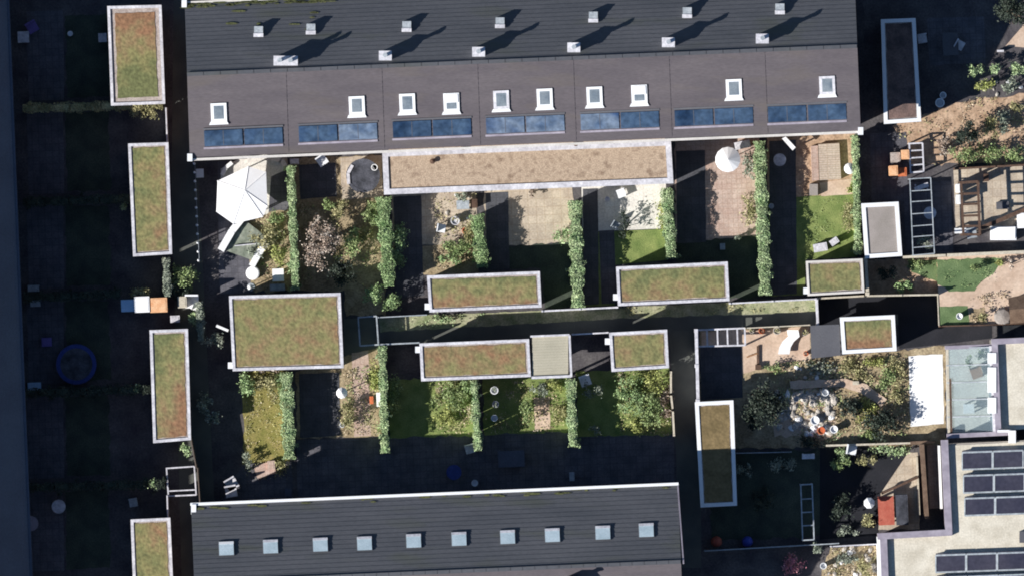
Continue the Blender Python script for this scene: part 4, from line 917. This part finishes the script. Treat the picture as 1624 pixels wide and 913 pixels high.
box(238, 472, 265, 495, 1.9, 'orange', 'orange', 'orange box with open dark top in the lit row')
box(282, 470, 296, 488, 1.4, 'wood', 'wood_pale', 'pale wooden box right of the orange box')
chair(305, 478, 0, 'white_cloth', 'white garden chair in the lane bushes', 1.6)
chair(312, 486, 70, 'white_cloth', 'white garden chair turned towards the short upright hedge', 1.0)
box(270, 500, 285, 511, .9, 'grey_metal', 'pale_metal', 'pale grey box above the third left shed')
edging([(343, 516), (362, 524)], 4, 1.6, 'white_metal', 'short white slanting rail left of the big square shed', 'garden_rail')
# lower plots
chair(368, 766, 30, 'pale_metal', 'upper of two pale chairs by the lower terrace', 1.4)
chair(367, 778, 10, 'pale_metal', 'lower of two pale chairs by the lower terrace', 1.4)
t = mb = MB(); mb.pp([(402, 738), (434, 730), (438, 750), (408, 758)], 0, .12); mb.build('stepping_slab', 'paving_pink', label='pinkish slab at the foot of the dry lawn', cat='slab')
box(424, 730, 436, 744, .45, 'terracotta', 'paving_pink', 'pink box on the slab at the foot of the dry lawn')
parasol(543, 622, 9, 1.5, 'small bright white parasol left of the pink walk', 10)
pot(543, 673, 4, .6, 'white_metal', 'small white pot below the bright white parasol')
box(597, 622, 606, 644, 1.2, 'white_cloth', 'white_cloth', 'tall white box at the right of the pink walk')
box(586, 628, 592, 640, .6, 'wood', 'terracotta', 'brown small box left of the tall white box')
pot(784, 618, 6, 1.5, 'white_metal', 'upper pale pot in the shade below the brown shed', 'leaf_grey')
pot(786, 640, 5, 1.2, 'pale_metal', 'middle pale pot in the shade below the brown shed', 'leaf_grey')
pot(784, 662, 5, 1.2, 'white_metal', 'lower white pot in the shade below the brown shed')
chair(745, 711, 15, 'pale_metal', 'pale chair at the foot of the thin hedge', 1.1)
pot(753, 765, 5, .7, 'white_metal', 'white pot against the lower terrace')
table(790, 714, 832, 740, .74, 'roof_navy', 'large blue grey table in the shade above the lower terrace')
round_table(720, 748, 12, .7, 'blue_pad', 'round dark blue table above the lower terrace')
box(903, 748, 911, 762, .8, 'grey_metal', 'grey_metal', 'narrow grey box against the lower terrace')
chair(928, 603, 20, 'white_metal', 'white chair in the shade right of the slatted canopy', 1.3)
box(452, 774, 462, 786, .8, 'roof_navy', 'roof_navy', 'dark blue box against the lower terrace wall')
# east things
box(1412, 242, 1428, 258, .8, 'red', 'pink_gravel', 'pinkish cushion box on the shaded terrace')
box(1429, 238, 1442, 253, 1.1, 'orange', 'orange', 'upper orange cushion box beside the white slatted frame')
box(1410, 263, 1424, 279, 1.6, 'orange', 'orange', 'lower bright orange box on the shaded terrace')
box(1425, 266, 1438, 280, 1.3, 'terracotta', 'terracotta', 'terracotta box right of the lower orange box')
pot(1489, 164, 7, 1.3, 'white_metal', 'large white pot on the upper right soil')
pot(1494, 152, 5, 1.3, 'white_metal', 'smaller white pot above the large one')
table(1450, 293, 1473, 300, .6, 'pale_metal', 'pale slanting board at the top of the ladder pergola', -20)
round_table(1474, 338, 10, .74, 'pale_metal', 'round pale table under the ladder pergola')
chair(1540, 370, 10, 'grey_metal', 'grey chair below the dark pergola', 1.2)
box(1516, 292, 1524, 306, 1.2, 'white_cloth', 'white_cloth', 'upper white box left of the dark pergola')
box(1516, 309, 1524, 324, 1.2, 'white_cloth', 'white_cloth', 'lower white box left of the dark pergola')
table(1514, 362, 1536, 370, .7, 'white_metal', 'pale bench at the foot of the dark pergola')
box(1560, 276, 1568, 288, .7, 'wood_dark', 'wood_dark', 'small dark box in the pale yard')
box(1580, 320, 1600, 332, .25, 'felt', 'felt', 'flat dark grate in the middle of the pale yard')
t = thing('cold_frame', 'white glazed cold frame above the bright cream wall', 'cold frame', W(1592, 370, 0)); mb = MB(); mb.rect(1571, 359, 1612, 381, 0, .5); mb.build('body', 'white_metal', t)
mb = MB(); mb.prism([W(1573, 361, .72), W(1610, 360, .72), W(1610, 379, .53), W(1573, 380, .53)], .5); mb.build('lid', 'white_cloth', t)
box(1613, 338, 1630, 362, .8, 'white_cloth', 'white_cloth', 'white box at the right edge above the cold frame')
t = thing('shadow_beam', 'dark brown slanting beam standing in for a diagonal shadow on the pale yard', 'beam', W(1590, 345, 0)); mb = MB(); mb.beam(W(1556, 362, 1.4), W(1640, 326, 1.4), .25, .08); mb.build('beam', 'wood_dark', t)  # made-up beam drawn along a dark diagonal shadow
for p in ((1560, 360), (1630, 330)): mb = MB(); mb.rect(p[0] - 2, p[1] - 2, p[0] + 2, p[1] + 2, 0, 1.36); mb.build('post', 'wood_dark', t)  # posts made up to carry the shadow beam
pot(1521, 501, 5, .5, 'white_cloth', 'white pot on the lower raised lawn', z=RZ)
mb = MB(); mb.lathe(W(1590, 502, RZ), [(.55, 0), (.55, .2), (.45, .35), (.1, .45)], 9); mb.build('covered_grill', 'grey_gravel', label='grey covered grill on the sandy raised garden', cat='grill')
t = thing('wooden_playhouse', 'brown wooden playhouse roof at the right edge of the raised garden', 'playhouse', W(1615, 490, RZ)); mb = MB(); mb.pp([(1602, 476), (1640, 468), (1640, 505), (1604, 508)], RZ, RZ + 1.1); mb.build('wall', 'wood_dark', t)
mb = MB(); a, b, c_, d = W(1599, 472, 1.55), W(1642, 463, 1.55), W(1642, 487, 2.1), W(1601, 491, 2.1); e_, f_ = W(1642, 510, 1.55), W(1602, 513, 1.55)
mb.prism([a, b, c_, d], bot=[p - Vector((0, 0, .06)) for p in (a, b, c_, d)]); mb.prism([d, c_, e_, f_], bot=[p - Vector((0, 0, .06)) for p in (d, c_, e_, f_)]); mb.build('roof', 'brown_wall', t)
t = thing('sun_lounger', 'white curved sun lounger on the sandy patio', 'lounger', W(1249, 541, 0)); mb = MB(); pts = [(1257, 523), (1259, 533), (1250, 541), (1245, 550), (1243, 561)]; zz = [.85, .5, .35, .38, .4]
for i in range(4):
    a, b = pts[i], pts[i + 1]; w = 9; P = [W(a[0] - w, a[1], zz[i]), W(a[0] + w, a[1], zz[i]), W(b[0] + w, b[1], zz[i + 1]), W(b[0] - w, b[1], zz[i + 1])]; mb.prism(P, bot=[p - Vector((0, 0, .08)) for p in P])
mb.build('seat', 'white_cloth', t)
for p in ((1250, 530), (1264, 530), (1238, 556), (1250, 556)): mb = MB(); mb.rect(p[0] - .8, p[1] - .8, p[0] + .8, p[1] + .8, 0, .33); mb.build('leg', 'white_metal', t)
t = thing('wooden_swing_arm', 'brown wooden post with crossing arm on the sandy patio', 'post', W(1202, 582, 0)); mb = MB(); mb.beam(W(1202, 548, .12), W(1202, 583, .12), .14, .1); mb.build('beam', 'wood_dark', t)
mb = MB(); mb.beam(W(1184, 566, .14), W(1201, 560, .14), .09, .08); mb.build('arm', 'wood', t); mb = MB(); mb.rect(1198, 578, 1207, 586, 0, .4); mb.build('foot', 'wood_dark', t)
for i, (x, y) in enumerate(((1192, 524), (1208, 524), (1232, 524), (1278, 560), (1276, 527))):
    pot(x, y, 4 + i % 3, .35, 'terracotta' if i % 2 else 'stone', ['terracotta', 'stone'][1 - i % 2] + ' pot on the sandy patio ' + ['at its top left corner', 'second from the left corner', 'beside the white lounger head', 'at its lower right corner', 'at its upper right corner'][i], 'leaf_brown' if i % 2 else 'leaf_olive')
pot(1292, 666, 7, .5, 'white_metal', 'round white pot in the rockery'); pot(1322, 680, 6, .6, 'white_cloth', 'white pot right of the orange one in the rockery'); pot(1302, 682, 6, .45, 'terracotta', 'orange terracotta pot in the rockery'); pot(1308, 622, 5, .9, 'white_metal', 'white pot at the top of the rockery')
pot(1262, 632, 4, .7, 'pale_metal', 'pale pot at the upper left of the rockery')
parasol(1377, 796, 9, 1.5, 'small lilac white parasol left of the red table', 8, 'white_metal')
table(1393, 786, 1418, 832, .74, 'red', 'red tarpaulin covered table on the beige terrace')
box(1421, 784, 1440, 832, 1.0, 'felt', 'black_mat', 'dark long box right of the red table')
box(1352, 604, 1362, 610, .3, 'wood', 'wood_pale', 'pale small crate on the soil walk')
mb = MB(); mb.lathe(W(1136, 858, 0), [(.05, 0), (.3, .15), (.34, .35), (.24, .55), (.02, .62)], 14); mb.build('toy_ball', 'red', label='red ball in the shade at the foot of the half lit shed', cat='ball', smooth=True)
mb = MB(); mb.lathe(W(1185, 858, 0), [(.05, 0), (.3, .15), (.34, .35), (.24, .55), (.02, .62)], 14); mb.build('toy_ball', 'blue', label='blue ball in the shade right of the red ball', cat='ball', smooth=True)
pot(1305, 896, 5, .9, 'white_metal', 'white pot left of the lower stony bed')
chair(1350, 712, 80, 'white_metal', 'white chair at the shaded edge below the cream edging', 1.2); table(1272, 719, 1292, 727, .9, 'pale_metal', 'pale bench below the rockery')
table(1495, 52, 1520, 88, .7, 'felt', 'dark grey table in the upper right shade'); chair(1462, 62, 10, 'pale_metal', 'left pale chair in the upper right shade', 1.1); chair(1521, 72, 60, 'pale_metal', 'right pale chair in the upper right shade', 1.1)
edging([(1582, 81), (1592, 81)], 3, .5, 'pale_metal', 'small pale kerb piece left of the sunlit corner', 'garden_rail')

# ------------------------------------------------------------ flat roofed houses at lower right
def flat_roof(parent, poly, h, coping, cw=7, gravel='cream_gravel', ph=.34):
    mb = MB(); mb.pp(poly, 0, h - .05); mb.build('wall', 'render_wall', parent)
    mb = MB(); mb.pp([(x, y) for x, y in poly], h - .05, h); mb.build('gravel_roof', gravel, parent)
    return
D = thing('flat_roofed_house', 'cream gravel roofed house at right with brown parapet and glass lean-to', 'house', W(1600, 610, 0))
P = [(1574, 539), (1700, 534), (1704, 672), (1580, 684)]
flat_roof(D, P, 2.9, None)
mb = MB(); mb.bar((1577.5, 538), (1583.5, 686), 9, 2.6, 3.25); mb.bar((1573, 541.5), (1700, 536), 9, 2.6, 3.252); mb.build('parapet', 'lilac_metal', D)
mb = MB(); mb.bar((1571, 548), (1577, 684), 3.4, 0, 3.1); mb.build('cladding', 'pale_metal', D)
# lean-to with glass roof
mb = MB(); mb.pp([(1500, 549), (1572, 547), (1577, 688), (1502, 690)], 0, .12); mb.build('floor', 'paving_white', D)
G_ = MB(); 
for i in range(5):
    t0, t1 = i / 5, (i + .985) / 5; q = [(1500, 552), (1572, 550), (1577, 686), (1503, 688)]; a, b, c_, d = bil(q, 0, t0), bil(q, 1, t0), bil(q, 1, t1), bil(q, 0, t1)
    T4 = [W(*a, 2.3), W(*b, 2.75), W(*c_, 2.75), W(*d, 2.3)]; G_ = MB(); G_.prism(T4, bot=[p - Vector((0, 0, .03)) for p in T4]); G_.build('glass_pane', 'roof_glass', D)
    mb = MB(); mb.beam(W(a[0], a[1], 2.36), W(b[0], b[1], 2.81), .07, .06); mb.build('glazing_bar', 'grey_metal', D)
mb = MB(); mb.beam(W(1502, 550, 2.3), W(1505, 690, 2.3), .14, .16); mb.build('glazing_bar', 'wood_pale', D)
mb = MB(); mb.bar((1499, 551), (1574, 548), 6, 2.1, 2.62); mb.build('coping', 'lilac_metal', D)
mb = MB(); mb.bar((1502, 691), (1606, 686), 7, 2.2, 2.8); mb.build('coping', 'lilac_metal', D)
mb = MB(); mb.bar((1507, 600), (1509, 688), 3, 2.34, 2.46); mb.build('frame', 'wood_dark', D)
for y0, y1 in ((559, 576), (582, 622), (630, 655)): mb = MB(); mb.rect(1567, y0, 1580, y1, 2.8, 3.3); mb.build('roof_box', 'white_cloth', D)
mb = MB(); mb.rect(1600, 682, 1611, 702, 3.0, 3.4); mb.rect(1582, 681, 1603, 685, 3.0, 3.35); mb.build('roof_box', 'white_cloth', D)
for x, y, r in ((1535, 572, 10), (1560, 566, 12)):
    mb = MB(); mb.crown(W(x, y, .9), r / PPM, r / PPM, .6, 150, .14); mb.build('indoor_shrub', 'leaf_mid', label=('left' if x < 1550 else 'right') + ' green plant under the glass lean-to roof', cat='plant')
table(1528, 640, 1545, 655, .74, 'white_metal', 'white table under the glass lean-to roof', cat='table')
chair(1548, 590, 20, 'wood', 'brown chair under the glass lean-to roof', 1.4)

F = thing('flat_roofed_house', 'cream gravel roofed house at lower right carrying dark solar panels', 'house', W(1560, 800, 0))
m1 = [(1496, 704), (1700, 694), (1704, 1000), (1404, 1000), (1400, 850), (1502, 844)]
mb = MB(); mb.pp(m1, 0, 2.95); mb.build('wall', 'render_wall', F)
mb = MB(); mb.pp([(1500, 706), (1700, 696), (1704, 1000), (1408, 1000), (1404, 852), (1506, 846)], 2.95, 3.0); mb.build('gravel_roof', 'cream_gravel', F)
mb = MB(); mb.bar((1498, 697), (1505, 846), 11, 2.7, 3.3); mb.bar((1392, 850), (1510, 843.5), 10, 2.7, 3.302); mb.bar((1401, 848), (1407, 1000), 11, 2.7, 3.298); mb.build('parapet', 'lilac_metal', F)
mb = MB(); mb.bar((1395, 852), (1399, 1000), 4, 0, 3.0); mb.build('cladding', 'white_metal', F)
def panel(x0, y0, x1, y1):
    p = MB(); sl = -.035; z0, z1 = 3.12, 3.42
    T4 = [W(x0, y0, z1), W(x1, y0 + sl * (x1 - x0), z1), W(x1, y1 + sl * (x1 - x0), z0), W(x0, y1, z0)]
    p.prism(T4, bot=[q - Vector((0, 0, .04)) for q in T4]); o = p.build('solar_panel', 'panel_dark', F)
    f = MB()
    for i in range(4): f.beam(T4[i] + Vector((0, 0, .012)), T4[(i + 1) % 4] + Vector((0, 0, .012)), .075 if i % 2 else .1, .03)
    f.build('panel_frame', 'grey_metal', o)
    b = MB(); b.prism([W(x0, y0 - 3, 3.02), W(x1, y0 - 3 + sl * (x1 - x0), 3.02), T4[1] - Vector((0, .02, .05)), T4[0] - Vector((0, .02, .05))], bot=[W(x0, y0 - 3, 3.005), W(x1, y0 - 3 + sl * (x1 - x0), 3.005), T4[1] - Vector((0, .04, .09)), T4[0] - Vector((0, .04, .09))]); b.build('wind_plate', 'lilac_metal', o)
for r_, (x, y, n) in enumerate(((1526, 717, 2), (1528, 754, 3), (1530, 790, 3), (1484, 880, 4), (1486, 915, 3))):
    for k in range(n): panel(x + k * 49, y - k * 1.7, x + k * 49 + 47.5, y + 27 - k * 1.7)
mb = MB(); mb.rect(1617, 842, 1640, 860, 3.0, 3.25); mb.build('roof_vent', 'felt', F)
# low wing beside it
fence([(1462, 704), (1470, 822)], 7, 1.9, 'brown_wall', 'wide brown wall left of the pink strip beside the solar house', name='garden_wall', posts=False)
fence([(1444, 702), (1484, 700)], 5, 1.2, 'brown_wall', 'short brown wall above the beige terrace', name='garden_wall', posts=False)
fence([(1489, 706), (1493, 806)], 4, 1.6, 'white_cloth', 'bright white wall beside the solar house parapet', name='garden_wall', posts=False)
fence([(1454, 724), (1458, 816)], 3, .5, 'wood_pale', 'low cream kerb left of the wide brown wall', name='garden_wall', posts=False)
mb = MB(); mb.beam(W(1398, 782, 1.0), W(1456, 756, 1.0), .14, .14); t = thing('shadow_rail', 'dark slanting rail standing in for a thin shadow above the red table', 'rail', W(1427, 770, 0)); mb.build('beam', 'wood_dark', t)  # made-up rail drawn where a thin shadow runs
for p in ((1400, 781), (1454, 757)): mb = MB(); mb.rect(p[0] - 1.2, p[1] - 1.2, p[0] + 1.2, p[1] + 1.2, 0, .96); mb.build('post', 'wood_dark', t)  # posts made up to carry the shadow rail
